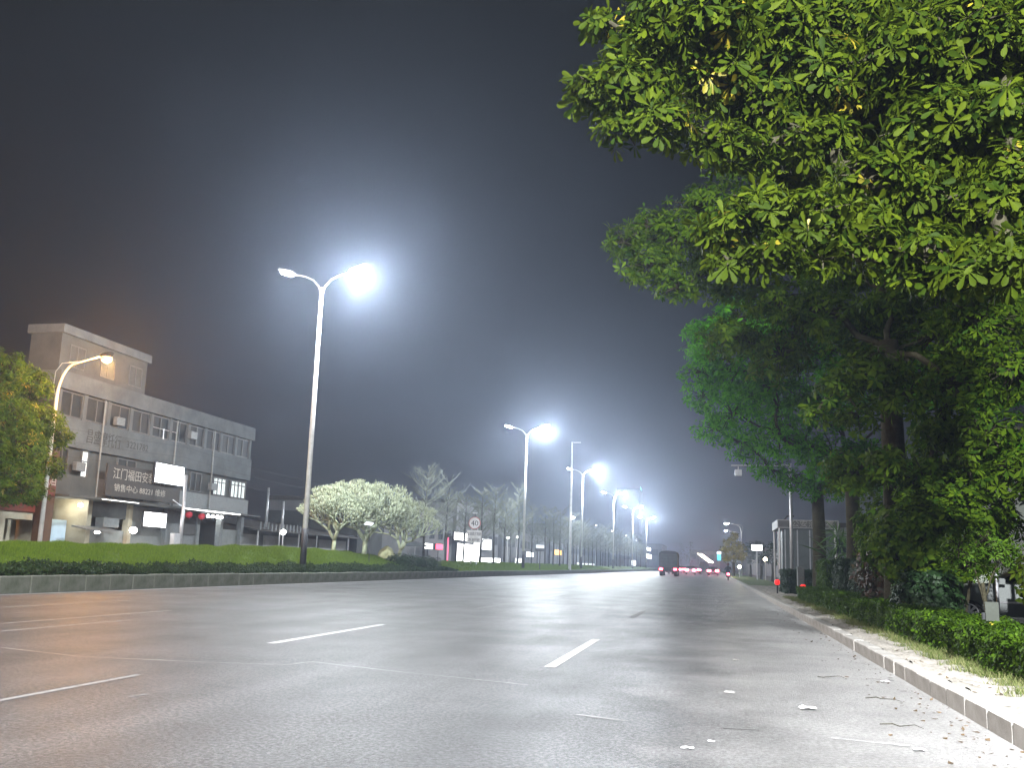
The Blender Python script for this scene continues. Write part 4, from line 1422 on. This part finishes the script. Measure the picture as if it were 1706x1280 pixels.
# ------------------------------------------------------------------ signs, booth and posts on the right
t = thing('notice_board', 'yellow green notice board on a post above the small tree', 'sign', tuple(hit(1657, 960, 1, 22)[:2]) + (.02,))
a, c = hit(1634, 866, 1, 22), hit(1680, 900, 1, 22)
MB().box(a.x, c.x, 21.96, 22.0, c.z, a.z).build('board', 'notice', t)
for i in range(1, 5):
    zz = c.z + (a.z - c.z) * i / 5
    MB().box(a.x + .05, c.x - .05, 21.95, 21.957, zz - .012, zz + .012).build('printed_line', 'noticeline', t)
for i in range(1, 6):
    xx = a.x + (c.x - a.x) * i / 6
    MB().box(xx - .008, xx + .008, 21.951, 21.956, c.z + .06, a.z - .06).build('printed_line', 'noticeline', t)
MB().tube([((a.x + c.x) / 2, 22.05, .02), ((a.x + c.x) / 2, 22.05, a.z)], .035, 8).build('post', 'galv', t)

t = thing('marker_sign', 'small blank grey board on a yellow post standing in the low hedge', 'sign', tuple(hit(1652, 1055, 1, 12)[:2]) + (.1,))
a, c = hit(1640, 1003, 1, 12), hit(1664, 1036, 1, 12)
q = hit(1652, 1062, 1, 12)
MB().box(a.x, c.x, 11.97, 12.0, c.z, a.z).build('board', 'greyboard', t)
MB().box((a.x + c.x) / 2 - .03, (a.x + c.x) / 2 + .03, 12.0, 12.05, .1, c.z + .1).build('post', 'yellow', t)
MB().box((a.x + c.x) / 2 - .1, (a.x + c.x) / 2 - .04, 12.0, 12.05, .1, c.z + .1).build('post', 'dark', t)

t = thing('round_sign', 'pale round sign cut by the right edge of the picture', 'sign', tuple(hit(1716, 960, 1, 19)[:2]) + (.1,))
c = hit(1719, 846, 1, 19)
MB().lathe((c.x, 19, c.z), (0, -1, 0), [(.30, 0), (.30, .02)], 20).build('disc', 'greyboard', t)
MB().box(c.x - .13, c.x + .3, 18.97, 19.0, c.z - 1.3, c.z - .6).build('plate', 'greyboard', t)
MB().tube([(c.x, 19.05, .1), (c.x, 19.05, c.z + .2)], .04, 8).build('post', 'galv', t)

for (px, py, l) in ((1295, 970, 'red warning lamp on a short post at the booth corner by the road'), (1338, 979, 'red warning lamp on a short post at the end of the low hedge')):
    Yq = 40.5 if px < 1300 else 34.2
    c = hit(px, py, 1, Yq)
    t = thing('warning_lamp', l, 'warning lamp', (c.x, Yq, .12), 'red warning lamps')
    MB().tube([(c.x, Yq, .1), (c.x, Yq, c.z - .12)], .035, 8).build('post', 'dark', t)
    MB().lathe((c.x, Yq, c.z - .13), (0, 0, 1), [(.07, 0), (.11, .05), (.11, .17), (.06, .23)], 12).build('globe', 'redlamp', t, smooth=True)
c = hit(1334, 957, 1, 38)
single('white_pillar', MB().bev(c.x - .14, c.x + .14, 37.9, 38.15, .1, 1.35, .02), 'tilew', 'short pale pillar between the two red warning lamps', 'pillar')

# guard booth
Yb = 66.0
a = hit(1295, 866, 1, Yb)
c = hit(1295, 880, 1, Yb)
x0 = a.x
t = thing('guard_booth', 'dark roadside booth with a flat lettered fascia', 'booth', (x0 + 1.8, Yb + 1.6, .1))
MB().box(x0, x0 + 4.2, Yb, Yb + 6.0, c.z, a.z).build('fascia', 'kiosksign', t)
MB().box(x0 + .06, x0 + 4.1, Yb - .03, Yb - .002, c.z + .07, a.z - .07).build('name_panel', 'kioskface', t)
text('公安治安亭', .5, 'letterlight', t, (x0 + .95, Yb - .035, c.z + .14), (1, 0, 0), (0, 0, 1), width=2.9)
MB().box(x0 + .35, x0 + 3.9, Yb + .35, Yb + 5.6, .1, c.z).build('wall', 'kiosk', t)
for xx in (x0 + .14, x0 + 3.95):
    for yy in (Yb + .15, Yb + 5.8):
        MB().tube([(xx, yy, .1), (xx, yy, c.z)], .07, 8).build('column', 'galv', t)
for k in range(4):
    MB().box(x0 + .5 + k * .85, x0 + .58 + k * .85, Yb + .30, Yb + .345, .3, c.z - .1).build('panel_rib', 'galv', t)
MB().tube([(x0 + .5, Yb + .5, a.z), (x0 + .7, Yb + .4, a.z + .25), (x0 + 1.2, Yb + .4, a.z + .28)], .06, 6).build('roof_camera', 'dark', t)

# traffic camera on its arm
Yc = 46.0
a, c = hit(1218, 776, 1, Yc), hit(1316, 776, 1, Yc)
t = thing('camera_pole', 'slim pole with a long arm and a hanging traffic camera', 'pole', (c.x, Yc, .12))
MB().tube([(c.x, Yc, .1), (c.x, Yc, c.z + .1)], [.10, .07], 10).build('post', 'galv', t, smooth=True)
MB().tube([(c.x, Yc, c.z), (a.x, Yc, a.z)], [.05, .04], 8).build('arm', 'galv', t)
q = hit(1230, 788, 1, Yc)
MB().box(q.x - .17, q.x + .17, Yc - .25, Yc + .25, q.z - .14, q.z + .14).build('camera_box', 'galv', t)
MB().tube([(q.x, Yc, q.z + .14), (q.x, Yc, a.z)], .02, 6).build('hanger', 'galv', t)

# ------------------------------------------------------------------ signs on the median
p = hit(795, 938, 0, -19)
c = hit(791, 872, 1, p.y)
zb = float(mound_z(np.array(-19.0), np.array(p.y)))
t = thing('speed_limit_sign', 'round 40 speed limit sign over a plate with two rows of text', 'sign', (c.x, p.y, zb))
MB().lathe((c.x, p.y, c.z), (0, -1, 0), [(.52, 0), (.52, .03)], 28).build('disc', 'signred', t)
MB().lathe((c.x, p.y - .032, c.z), (0, -1, 0), [(.46, 0), (.46, .006)], 28).build('face', 'signwhite', t)
text('40', .62, 'black', t, (c.x, p.y - .045, c.z - .22), (1, 0, 0), (0, 0, 1), width=.62, align='CENTER')
MB().box(c.x - .62, c.x + .62, p.y - .02, p.y, c.z - 1.62, c.z - .60).build('text_plate', 'signwhite', t)
text('公路雷达测速', .3, 'black', t, (c.x, p.y - .03, c.z - 1.0), (1, 0, 0), (0, 0, 1), width=1.12, align='CENTER')
text('限速行驶', .3, 'black', t, (c.x, p.y - .03, c.z - 1.5), (1, 0, 0), (0, 0, 1), width=.9, align='CENTER')
for dx in (-.25, .25):
    MB().tube([(c.x + dx, p.y + .06, zb - .1), (c.x + dx, p.y + .06, c.z + .4)], .045, 8).build('post', 'galv', t)
MB().tube([(c.x, p.y + .06, c.z + .4), (c.x, p.y + .06, c.z + .8)], .03, 6).build('lamp_bracket', 'dark', t)
MB().box(c.x - .16, c.x + .16, p.y - .2, p.y + .1, c.z + .78, c.z + .86).build('solar_cap', 'signwhite', t)

p = hit(899, 949, 0, -17.6)
c = hit(900, 914, 1, p.y)
zb = float(mound_z(np.array(-17.6), np.array(p.y)))
t = thing('small_sign', 'small dark box sign on a thin post at the edge of the lower lawn', 'sign', (p.x, p.y, zb))
MB().tube([(p.x, p.y, zb - .1), (p.x, p.y, c.z - .1)], .05, 8).build('post', 'dark', t)
MB().box(p.x - .5, p.x + .5, p.y - .05, p.y + .05, c.z - .3, c.z + .0).build('board', 'dark', t)
MB().box(p.x - .42, p.x + .42, p.y - .05, p.y + .05, c.z + .0, c.z + .34).build('plate', 'signwhite', t)

p = hit(949, 946, 0, -17.4)
c = hit(958, 737, 1, p.y)
zb = float(mound_z(np.array(-17.4), np.array(p.y)))
t = thing('camera_mast', 'tall plain grey mast with a small lamp halfway up, before the third lamp', 'pole', (-17.4, p.y, zb))
MB().tube([(-17.4, p.y, zb - .1), (-17.4, p.y, c.z)], [.19, .09], 10).build('post', 'polewhite', t, smooth=True)
MB().box(-17.4, -16.3, p.y - .04, p.y + .04, c.z - .1, c.z).build('arm', 'galv', t)
q = hit(955, 863, 1, p.y - .3)
MB().lathe((q.x, q.y, q.z - .15), (0, 0, 1), [(.06, 0), (.16, .06), (.17, .2), (.06, .3)], 10).build('lamp', 'bulb', t)

for i, (px, py) in enumerate(((846, 898), (862, 897), (993, 877), (1020, 886), (1043, 894), (1060, 901))):
    p = hit(px, py, 0, -30)
    t = thing('wayside_lamp', f'small white lamp among the bare trees across the road, {ORDN[i]} from the left', 'lamp', (p.x, p.y, .14), 'small lamps across the road')
    MB().tube([(p.x, p.y, .14), (p.x, p.y, p.z)], [.08, .05], 6).build('post', 'galv', t)
    MB().lathe((p.x, p.y, p.z), (0, 0, 1), [(.05, 0), (.17, .08), (.17, .22), (.05, .3)], 10).build('globe', 'bulb', t, smooth=True)


# ------------------------------------------------------------------ vehicles
def wheel(parent, c, r, wd, axis=0, spokes=0):
    """wheel with tyre and rim; axis 0 = axle along x, 1 = along y"""
    ax = Vector((1, 0, 0)) if axis == 0 else Vector((0, 1, 0))
    o = Vector(c) - ax * wd / 2
    t = MB().lathe(o, ax, [(r * .62, 0), (r * .92, 0), (r, wd * .2), (r, wd * .8), (r * .92, wd), (r * .62, wd)], 20).build('wheel', 'tyre', parent, smooth=False)
    rm = MB()
    if spokes:
        s = -1
        f = Vector(c) + ax * s * (wd / 2 + .004)
        rm.lathe(f - ax * s * .02, ax * s, [(r * .14, 0), (r * .12, .03)], 10)
        e1 = Vector((0, 0, 1))
        e2 = ax.cross(e1)
        for k in range(spokes):
            a = 6.283 * k / spokes
            d = e1 * math.cos(a) + e2 * math.sin(a)
            n_ = e1 * -math.sin(a) + e2 * math.cos(a)
            i0, i1 = f + d * r * .1, f + d * r * .60
            rm.add([i0 - n_ * .022, i0 + n_ * .022, i1 + n_ * .03, i1 - n_ * .03] + [x - ax * s * .03 for x in (i0 - n_ * .022, i0 + n_ * .022, i1 + n_ * .03, i1 - n_ * .03)],
                   [(0, 1, 2, 3), (7, 6, 5, 4), (0, 4, 5, 1), (1, 5, 6, 2), (2, 6, 7, 3), (3, 7, 4, 0)])
        # outer lip ring
        vs, fs = [], []
        for k in range(24):
            a = 6.283 * k / 24
            d = e1 * math.cos(a) + e2 * math.sin(a)
            vs += [tuple(f + d * r * .58), tuple(f + d * r * .66)]
        fs = [(2 * k, 2 * k + 1, 2 * ((k + 1) % 24) + 1, 2 * ((k + 1) % 24)) for k in range(24)]
        rm.add(vs, fs)
    else:
        rm.lathe(o - ax * .003, ax, [(r * .55, 0), (r * .6, .01), (r * .6, wd), (r * .55, wd + .006)], 16)
    link('rim', rm.mesh('rim', M['rim'], wloc(parent)), t)
    return t


def lofted(parent, name, m, prof, half, axis, c, tuck=.82):
    """body from a side profile (u along the length, v height); widths narrow towards the top"""
    zs = [v for u, v in prof]
    zmax, zmin = max(zs), min(zs)
    mb = MB()

    def P(u, w_, v):
        return (c[0] + w_, c[1] + u, c[2] + v) if axis == 1 else (c[0] + u, c[1] + w_, c[2] + v)
    n = len(prof)
    rows = []
    for f, inset in ((-1, 1), (-.92, 0), (.92, 0), (1, 1)):
        row = []
        for (u, v) in prof:
            k = 1 - (1 - tuck) * max(0, (v - .75) / max(.01, zmax - .75)) if zmax > .75 else 1
            uu, vv = (u, v)
            if inset:
                cu = sum(x for x, _ in prof) / n
                uu = cu + (u - cu) * .985
                vv = v - .025 if v > .5 else v + .02
            row.append(P(uu, f * half * k, vv))
        rows.append(row)
    vs = [q for r_ in rows for q in r_]
    fs = [tuple(range(n)), tuple(range(4 * n - 1, 3 * n - 1, -1))]
    for r_ in range(3):
        fs += [(r_ * n + i, r_ * n + (i + 1) % n, (r_ + 1) * n + (i + 1) % n, (r_ + 1) * n + i) for i in range(n)]
    mb.add(vs, fs)
    return mb.build(name, m, parent)


def arch(u0, r, z0, n=7):
    return [(u0 + r * math.cos(math.pi * i / (n - 1)), z0 + r * math.sin(math.pi * i / (n - 1))) for i in range(n)]


# the silver car, nose towards the road
wc = hit(1613, 1017, 1, 22.6)
cx0 = wc.x
gz = .02
t = thing('parked_car', 'silver car parked behind the bushes with its front wheel showing', 'car', (cx0 + 1.3, 23.4, gz))
cyc = 23.4
prof = [(-.92, .30), (-.95, .55), (-.90, .72), (-.55, .86), (.35, .98), (.55, 1.0), (3.05, 1.0), (3.35, .98), (3.42, .6), (3.38, .32)]
lower = prof + [(2.95, .28)] + arch(2.6, .35, .28) + [(2.2, .24), (.45, .24)] + arch(0, .35, .28) + [(-.4, .28)]
lofted(t, 'body', 'carpaint', lower, .86, 0, (cx0, cyc, gz), .96)
roof = [(.42, .98), (1.15, 1.42), (1.5, 1.47), (2.4, 1.46), (2.9, 1.35), (3.3, .98)]
lofted(t, 'cabin', 'carpaint', roof, .80, 0, (cx0, cyc, gz), .80)
for s in (-1, 1):
    for (u0, u1, u2, u3) in ((.68, 1.62, 1.62, 1.22), (1.72, 2.72, 2.6, 1.72)):
        y_ = cyc + s * .805
        yt = cyc + s * .70
        MB().add([(cx0 + u0, y_ + s * .006, gz + 1.02), (cx0 + u1, y_ + s * .006, gz + 1.02), (cx0 + u2, yt + s * .008, gz + 1.36), (cx0 + u3, yt + s * .008, gz + 1.36),
                  (cx0 + u0, y_ - s * .03, gz + 1.02), (cx0 + u1, y_ - s * .03, gz + 1.02), (cx0 + u2, yt - s * .03, gz + 1.36), (cx0 + u3, yt - s * .03, gz + 1.36)],
                 [(0, 1, 2, 3), (7, 6, 5, 4), (0, 4, 5, 1), (1, 5, 6, 2), (2, 6, 7, 3), (3, 7, 4, 0)]).build('side_window', 'glass', t)
    for u in (0, 2.6):
        wheel(t, (cx0 + u, cyc + s * .78, gz + .31), .31, .2, 1, 8 if s < 0 else 0)
    MB().box(cx0 + .62, cx0 + 3.1, cyc + s * .872 - .012, cyc + s * .872 + .012, gz + .55, gz + .59).build('side_moulding', 'rim', t)
    for u in (1.15, 2.15):
        MB().box(cx0 + u, cx0 + u + .2, cyc + s * .87 - .015, cyc + s * .87 + .015, gz + .86, gz + .89).build('door_handle', 'rim', t)
    MB().bev(cx0 - .93, cx0 - .7, cyc + s * .62 - .16, cyc + s * .62 + .16, gz + .58, gz + .74, .03).build('headlight', 'glass', t)
    MB().bev(cx0 + .62, cx0 + .76, cyc + s * .95 - .1, cyc + s * .95 + .1, gz + .98, gz + 1.12, .02).build('mirror', 'carpaint', t)
# low pale wheel stop beside it
c = hit(1698, 1046, 1, 21.0)
single('wheel_stop', MB().bev(c.x - .5, c.x + .9, 20.9, 21.1, .02, .16, .02), 'tilew', 'low pale wheel stop on the ground below the silver car', 'kerb block')

# box truck seen from behind
a = hit(1094, 957, 2, 0)
TY = 116.0
xl, xr = hit(1098, 950, 1, TY).x, hit(1128, 950, 1, TY).x
hw = (xr - xl) / 2
cx = (xl + xr) / 2
t = thing('box_truck', 'dark grey covered lorry driving away ahead, its tail lights on', 'truck', (cx, TY + 3.5, 0))
ztop = hit(1112, 918, 1, TY).z
mb = MB()
sec = [(cx - hw, 1.0), (cx + hw, 1.0), (cx + hw, ztop - .35), (cx + hw * .8, ztop - .08), (cx, ztop), (cx - hw * .8, ztop - .08), (cx - hw, ztop - .35)]
mb.prism(sec, 1, TY, TY + 6.2)
mb.build('cargo_body', 'truckdark', t)
for s in (-1, 1):
    MB().box(cx + s * hw * .5 - hw * .47, cx + s * hw * .5 + hw * .47, TY - .05, TY - .002, 1.1, ztop - .42).build('rear_door', 'truckgrey', t)
    MB().box(cx + s * (hw - .24) - .2, cx + s * (hw - .24) + .2, TY - .08, TY - .03, .74, 1.02).build('tail_light', 'tail', t)
    MB().box(cx + s * hw * .72 - .3, cx + s * hw * .72 + .3, TY + .4, TY + .44, .3, .9).build('mudflap', 'tyre', t)
    for yy in (TY + 1.2, TY + 6.9):
        wheel(t, (cx + s * (hw - .22), yy, .5), .5, .42)
for k in range(5):
    MB().box(cx - hw * .9, cx + hw * .9, TY - .07, TY - .052, 1.35 + k * .42, 1.39 + k * .42).build('door_rib', 'truckdark', t)
MB().box(cx - hw * .95, cx + hw * .95, TY - .1, TY + .05, .62, .76).build('bumper', 'dark', t)
MB().box(cx - .45, cx + .45, TY + .1, TY + 7.8, .75, .99).build('chassis', 'dark', t)
lofted(t, 'cab', 'truckgrey', [(6.35, .6), (8.1, .6), (8.2, 1.4), (7.8, 2.5), (6.35, 2.55)], hw * .95, 1, (cx, TY, 0), .95)

# one far car with its parts, then the queue as copies
def far_car(m, X, Y, label):
    t = thing('queued_car', label, 'car', (X, Y, 0), 'cars queuing ahead')
    lo_ = [(-2.1, .3), (-2.15, .7), (-2.05, .95), (-1.5, 1.0), (1.0, .95), (2.1, .75), (2.2, .5), (2.15, .25)]
    lofted(t, 'body', m, lo_, .88, 1, (X, Y, 0), .95)
    lofted(t, 'cabin', 'glass', [(-1.8, .95), (-1.25, 1.45), (.4, 1.47), (1.15, .95)], .78, 1, (X, Y, 0), .8)
    for s in (-1, 1):
        MB().bev(X + s * .62 - .26, X + s * .62 + .26, Y - 2.2, Y - 2.08, .64, .92, .03).build('tail_light', 'tailfar', t)
        for yy in (-1.35, 1.35):
            wheel(t, (X + s * .74, Y + yy, .32), .32, .2)
    MB().box(X - .3, X + .3, Y - 2.19, Y - 2.13, .5, .62).build('number_plate', 'signwhite', t)
    return t


cars = [far_car(m, 0, 0, 'small car with glowing red tail lights in the far queue') for m in ('carred', 'carblack', 'carwhite')]
spots = [(-7.6, 190), (-7.4, 205), (-4.0, 196), (-3.8, 212), (-.2, 188), (-.1, 204), (-11.2, 225), (-7.5, 232), (-4.0, 240), (-.2, 226), (-11.3, 250), (-7.6, 262), (-3.9, 268), (-.1, 255), (-11.2, 285), (-7.5, 300), (-3.9, 305), (-.2, 292), (-11.3, 208), (-11.2, 238), (-14.6, 232), (-14.8, 260), (-7.5, 246), (-3.9, 254), (-.2, 240), (-14.7, 282)]
spots = [(X, 150 + (Y - 188) * .9) for X, Y in spots]
spots = [q for q in spots if q[0] > -10 and not (-5.5 < q[0] < -.5 and 169 < q[1] < 188)]
for i, (X, Y) in enumerate(spots):
    o = cars[i] if i < 3 else copy_tree(cars[i % 3])
    o.location = (X, Y, 0)
    o['label'] = 'small car with glowing red tail lights in the far queue'
# far lorry in the queue
LY = 176.0
x0_, x1_ = hit(1165, 945, 1, LY).x, hit(1181, 945, 1, LY).x
zt = hit(1172, 936, 1, LY).z
t = thing('far_lorry', 'dark rounded lorry in the middle of the far queue', 'truck', ((x0_ + x1_) / 2, LY + 3, 0))
cm, hw2 = (x0_ + x1_) / 2, (x1_ - x0_) / 2
MB().prism([(cm - hw2, .9), (cm + hw2, .9), (cm + hw2, zt - .6), (cm + hw2 * .6, zt - .1), (cm, zt), (cm - hw2 * .6, zt - .1), (cm - hw2, zt - .6)], 1, LY, LY + 5).build('cargo_body', 'truckdark', t)
lofted(t, 'cab', 'truckgrey', [(5.1, .6), (6.8, .6), (6.9, 1.4), (6.5, 2.3), (5.1, 2.4)], hw2 * .95, 1, (cm, LY, 0), .95)
for s in (-1, 1):
    MB().box(cm + s * hw2 * .8 - .14, cm + s * hw2 * .8 + .14, LY - .06, LY - .01, .7, .9).build('tail_light', 'tailfar', t)
    for yy in (LY + 1.2, LY + 5.9):
        wheel(t, (cm + s * hw2 * .8, yy, .45), .45, .3)

# motor scooter and rider near the right kerb
SY = 92.0
sx_ = hit(1213, 964, 2, 0).x * SY / hit(1213, 964, 2, 0).y
t = thing('scooter', 'small motor scooter ahead near the right kerb, tail light on', 'scooter', (sx_, SY, 0))
for yy in (-.6, .62):
    wheel(t, (sx_, SY + yy, .25), .25, .11)
MB().prism([(SY - .75, .45), (SY - .7, .78), (SY + .1, .76), (SY + .15, .42), (SY + .42, .40), (SY + .58, .98), (SY + .66, .95), (SY + .5, .28), (SY - .35, .28)], 0, sx_ - .13, sx_ + .13).build('body', 'carred', t)
MB().prism([(SY - .72, .78), (SY - .7, .86), (SY + .08, .84), (SY + .1, .76)], 0, sx_ - .14, sx_ + .14).build('seat', 'tyre', t)
MB().tube([(sx_ - .33, SY + .5, 1.06), (sx_, SY + .58, 1.0), (sx_ + .33, SY + .5, 1.06)], .02, 6).build('handlebar', 'dark', t)
MB().bev(sx_ - .1, sx_ + .1, SY - .82, SY - .74, .58, .72, .02).build('tail_light', 'tailfar', t)
# rider: one skinned body
def skinned(name, verts, edges, radii, m, parent, sub=1):
    me = bpy.data.meshes.new(name)
    me.from_pydata(verts, edges, [])
    o = bpy.data.objects.new(name, me)
    col.objects.link(o)
    md = o.modifiers.new('s', 'SKIN')
    for v, r_ in zip(me.skin_vertices[0].data, radii):
        v.radius = (r_, r_)
    me.skin_vertices[0].data[0].use_root = True
    sb_ = o.modifiers.new('d', 'SUBSURF')
    sb_.levels = sb_.render_levels = sub
    dg = bpy.context.evaluated_depsgraph_get()
    m2 = bpy.data.meshes.new_from_object(o.evaluated_get(dg))
    bpy.data.objects.remove(o)
    m2.materials.clear()
    m2.materials.append(M[m])
    return link(name, m2, parent)


t = thing('person', 'person in dark jacket and helmet riding the scooter away', 'person', (sx_, SY - .15, .8))
vr = [(0, -.05, .05), (0, -.02, .3), (0, .03, .52), (0, .06, .62), (0, .08, .78),
      (-.2, .03, .5), (-.3, .22, .32), (-.3, .52, .26), (.2, .03, .5), (.3, .22, .32), (.3, .52, .26),
      (-.12, .0, .02), (-.17, .38, -.02), (-.14, .34, -.42), (-.14, .46, -.46), (.12, .0, .02), (.17, .38, -.02), (.14, .34, -.42), (.14, .46, -.46)]
ed = [(0, 1), (1, 2), (2, 3), (3, 4), (2, 5), (5, 6), (6, 7), (2, 8), (8, 9), (9, 10), (0, 11), (11, 12), (12, 13), (13, 14), (0, 15), (15, 16), (16, 17), (17, 18)]
skinned('body', vr, ed, [.15, .15, .16, .06, .09, .07, .055, .04, .07, .055, .04, .09, .07, .05, .04, .09, .07, .05, .04], 'cloth', t)
hm = MB().lathe((sx_, SY - .07, 1.5), (0, 0, 1), [(.08, 0), (.135, .06), (.14, .15), (.1, .25), (.03, .28)], 12).build('helmet', 'helmet', t, smooth=True)

# ------------------------------------------------------------------ far right side
def far_right_lamp(px, pyh, Y, X, label):
    h = hit(px, pyh, 1, Y)
    curved_lamp(X, Y, .12, h.z, max(.6, X - h.x - .3), -1, label, 'galv', 'led', 500, (1, .9, .75), 'far lamps on the right roadside')


far_right_lamp(1210, 873, 150, 4.4, 'nearer far street lamp on the right, over the yellow tree')
far_right_lamp(1209, 885, 205, 5.4, 'farther street lamp on the right, just below the nearer one')
TYr = 128.0
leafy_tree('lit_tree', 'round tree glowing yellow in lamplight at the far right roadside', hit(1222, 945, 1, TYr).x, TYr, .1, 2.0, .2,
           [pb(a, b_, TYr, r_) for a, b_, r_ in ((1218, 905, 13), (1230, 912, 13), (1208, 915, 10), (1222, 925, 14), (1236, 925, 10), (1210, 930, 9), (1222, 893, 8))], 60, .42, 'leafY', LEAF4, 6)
p = hit(1261, 913, 1, 100)
t = thing('lit_sign', 'bright white roadside light box beyond the yellow tree', 'sign', (p.x, 100, .1))
MB().bev(p.x - .62, p.x + .62, 100, 100.2, p.z - .35, p.z + .35, .05).build('case', 'dark', t)
MB().box(p.x - .56, p.x + .56, 99.97, 99.999, p.z - .3, p.z + .3).build('face', 'shop', t)
MB().tube([(p.x, 100.1, .1), (p.x, 100.1, p.z)], .06, 8).build('post', 'galv', t)
for px, py, Y, l in ((1275, 932, 95, 'small white lamp on a post left of the booth'), (1232, 945, 120, 'small low warm lamp under the yellow tree')):
    p = hit(px, py, 1, Y)
    t = thing('post_lamp', l, 'lamp', (p.x, Y, .1))
    MB().tube([(p.x, Y, .1), (p.x, Y, p.z - .15)], .05, 8).build('post', 'galv', t)
    MB().lathe((p.x, Y, p.z - .2), (0, 0, 1), [(.06, 0), (.17, .07), (.2, .2), (.16, .32), (.05, .38)], 12).build('globe', 'warmbulb', t, smooth=True)
    if Y == 120:
        lamp_light('lamp_light', (p.x, Y - .1, p.z + .55), 1100, (1, .82, .4), None, radius=.2, parent=t)  # warm light added to brighten the yellow tree, hung above this globe
p = hit(1198, 928, 1, 170)
t = thing('road_sign', 'small cyan lit sign at the roadside left of the yellow tree', 'sign', (p.x, 170, .1))
MB().box(p.x - .35, p.x + .35, 170, 170.1, p.z - .7, p.z + .9).build('panel', 'cyan_sign', t)
MB().box(p.x - .35, p.x + .35, 169.97, 169.999, p.z + .5, p.z + .9).build('header', 'white_sign', t)
MB().tube([(p.x, 170.1, .1), (p.x, 170.1, p.z - .7)], .06, 8).build('post', 'galv', t)
# slanting strings of lights on the far bridge approach
a, c = hit(1163, 923, 1, 420), hit(1183, 938, 1, 330)
t = thing('light_string', 'slanting rows of warm lights over the far end of the road', 'lights', (a.x, 420, 0))
for dx, dz in ((0, 0), (1.3, 0)):
    a2, c2 = a + Vector((dx, 0, dz)), c + Vector((dx * .8, 0, dz))
    MB().tube([a2, c2], .12, 6).build('light_row', 'warmbulb', t)
    for q in (a2, c2):
        MB().tube([(q.x, q.y, 0), tuple(q)], .12, 6).build('post', 'dark', t)
a = hit(1066, 817, 0, -45)
t = thing('roof_sign', 'tiny cyan lit lettering on a roof behind the far lamps', 'sign', (-45, a.y, a.z))
b3 = far_house(a.y - 12, a.y + 14, a.z - .8, 'tall dim block carrying the tiny cyan roof sign', x0=-58, x1=-44.5, nf=6)
for k in range(4):
    text('酒店之家'[k], 2.2, 'cyan_sign', t, (-44.3, a.y - 6 + k * 3.4, a.z - .2), (0, 1, 0), (0, 0, 1), width=2.4)
for k in range(5):
    MB().tube([(-44.4, a.y - 6.3 + k * 3.4, a.z - .4), (-44.4, a.y - 6.3 + k * 3.4, a.z + 1.4)], .08, 5).build('strut', 'dark', t)


def low_block(x0, x1, y0, y1, h, label):
    t = thing('far_building', label, 'building', ((x0 + x1) / 2, (y0 + y1) / 2, 0))
    MB().box(x0, x1, y0, y1, 0, h).build('wall', 'farwall', t)
    MB().box(x0 - .2, x1 + .2, y0 - .2, y1 + .2, h, h + .4).build('roof', 'roof', t)
    for k in range(5):
        xx = x0 + (x1 - x0) * (k + .2) / 5
        MB().box(xx, xx + (x1 - x0) / 9, y0 - .05, y0 - .003, h * .55, h * .8).build('window', 'glass', t)


low_block(9.5, 26, 84, 120, 5.2, 'dim low building behind the guard booth')
low_block(10.5, 24, 124, 190, 4.2, 'dim low building behind the bright roadside light box')
low_block(9, 30, 195, 300, 5.0, 'far dim low building on the right roadside')
low_block(13, 40, 34, 60, 6.0, 'dark building behind the verge trees on the right')
low_block(-15, 12, 560, 600, 12, 'dark far block closing the end of the road')
low_block(-70, -30, 520, 580, 14, 'dark far block left of the end of the road')
low_block(16, 80, 480, 560, 13, 'dark far block right of the end of the road')
for k, (px, Y, rr) in enumerate(((1250, 140, 18), (1268, 112, 22), (1287, 92, 16), (1150, 330, 16), (1135, 420, 12))):
    p = hit(px, 925, 1, Y)
    X = p.x
    leafy_tree('far_tree', ('dark roadside tree left of the bright light box', 'dark roadside tree right of the bright light box', 'dark tree beside the guard booth fascia',
                            'far dark tree beyond the queue of cars', 'farthest dark tree right of the lorry')[k], X, Y, .1, 1.8, .16,
               [pb(px + dx, 925 + dy, Y, rr * f) for dx, dy, f in ((0, -8, .7), (-rr * .6, 0, .55), (rr * .6, 2, .55), (0, 8, .6), (0, -18, .4))], 14 if Y < 200 else 3, .4, 'leafD', LEAF4, 6)

# ------------------------------------------------------------------ damp night air
hz = MB().box(-720, 720, -140, 1180, -1.8, 24.0).build('haze', 'dark', kind='stuff')
hm_ = bpy.data.materials.new('night_haze')
hm_.use_nodes = True
hm_.node_tree.nodes.clear()
vo = hm_.node_tree.nodes.new('ShaderNodeOutputMaterial')
vp = hm_.node_tree.nodes.new('ShaderNodeVolumePrincipled')
vp.inputs['Color'].default_value = (.66, .77, 1, 1)
vp.inputs['Density'].default_value = .0012
vp.inputs['Anisotropy'].default_value = .74
hm_.node_tree.links.new(vp.outputs[0], vo.inputs['Volume'])
hz.data.materials.clear()
hz.data.materials.append(hm_)
hz['label'] = 'thin damp night haze lit by the street lamps'
hz['category'] = 'haze'
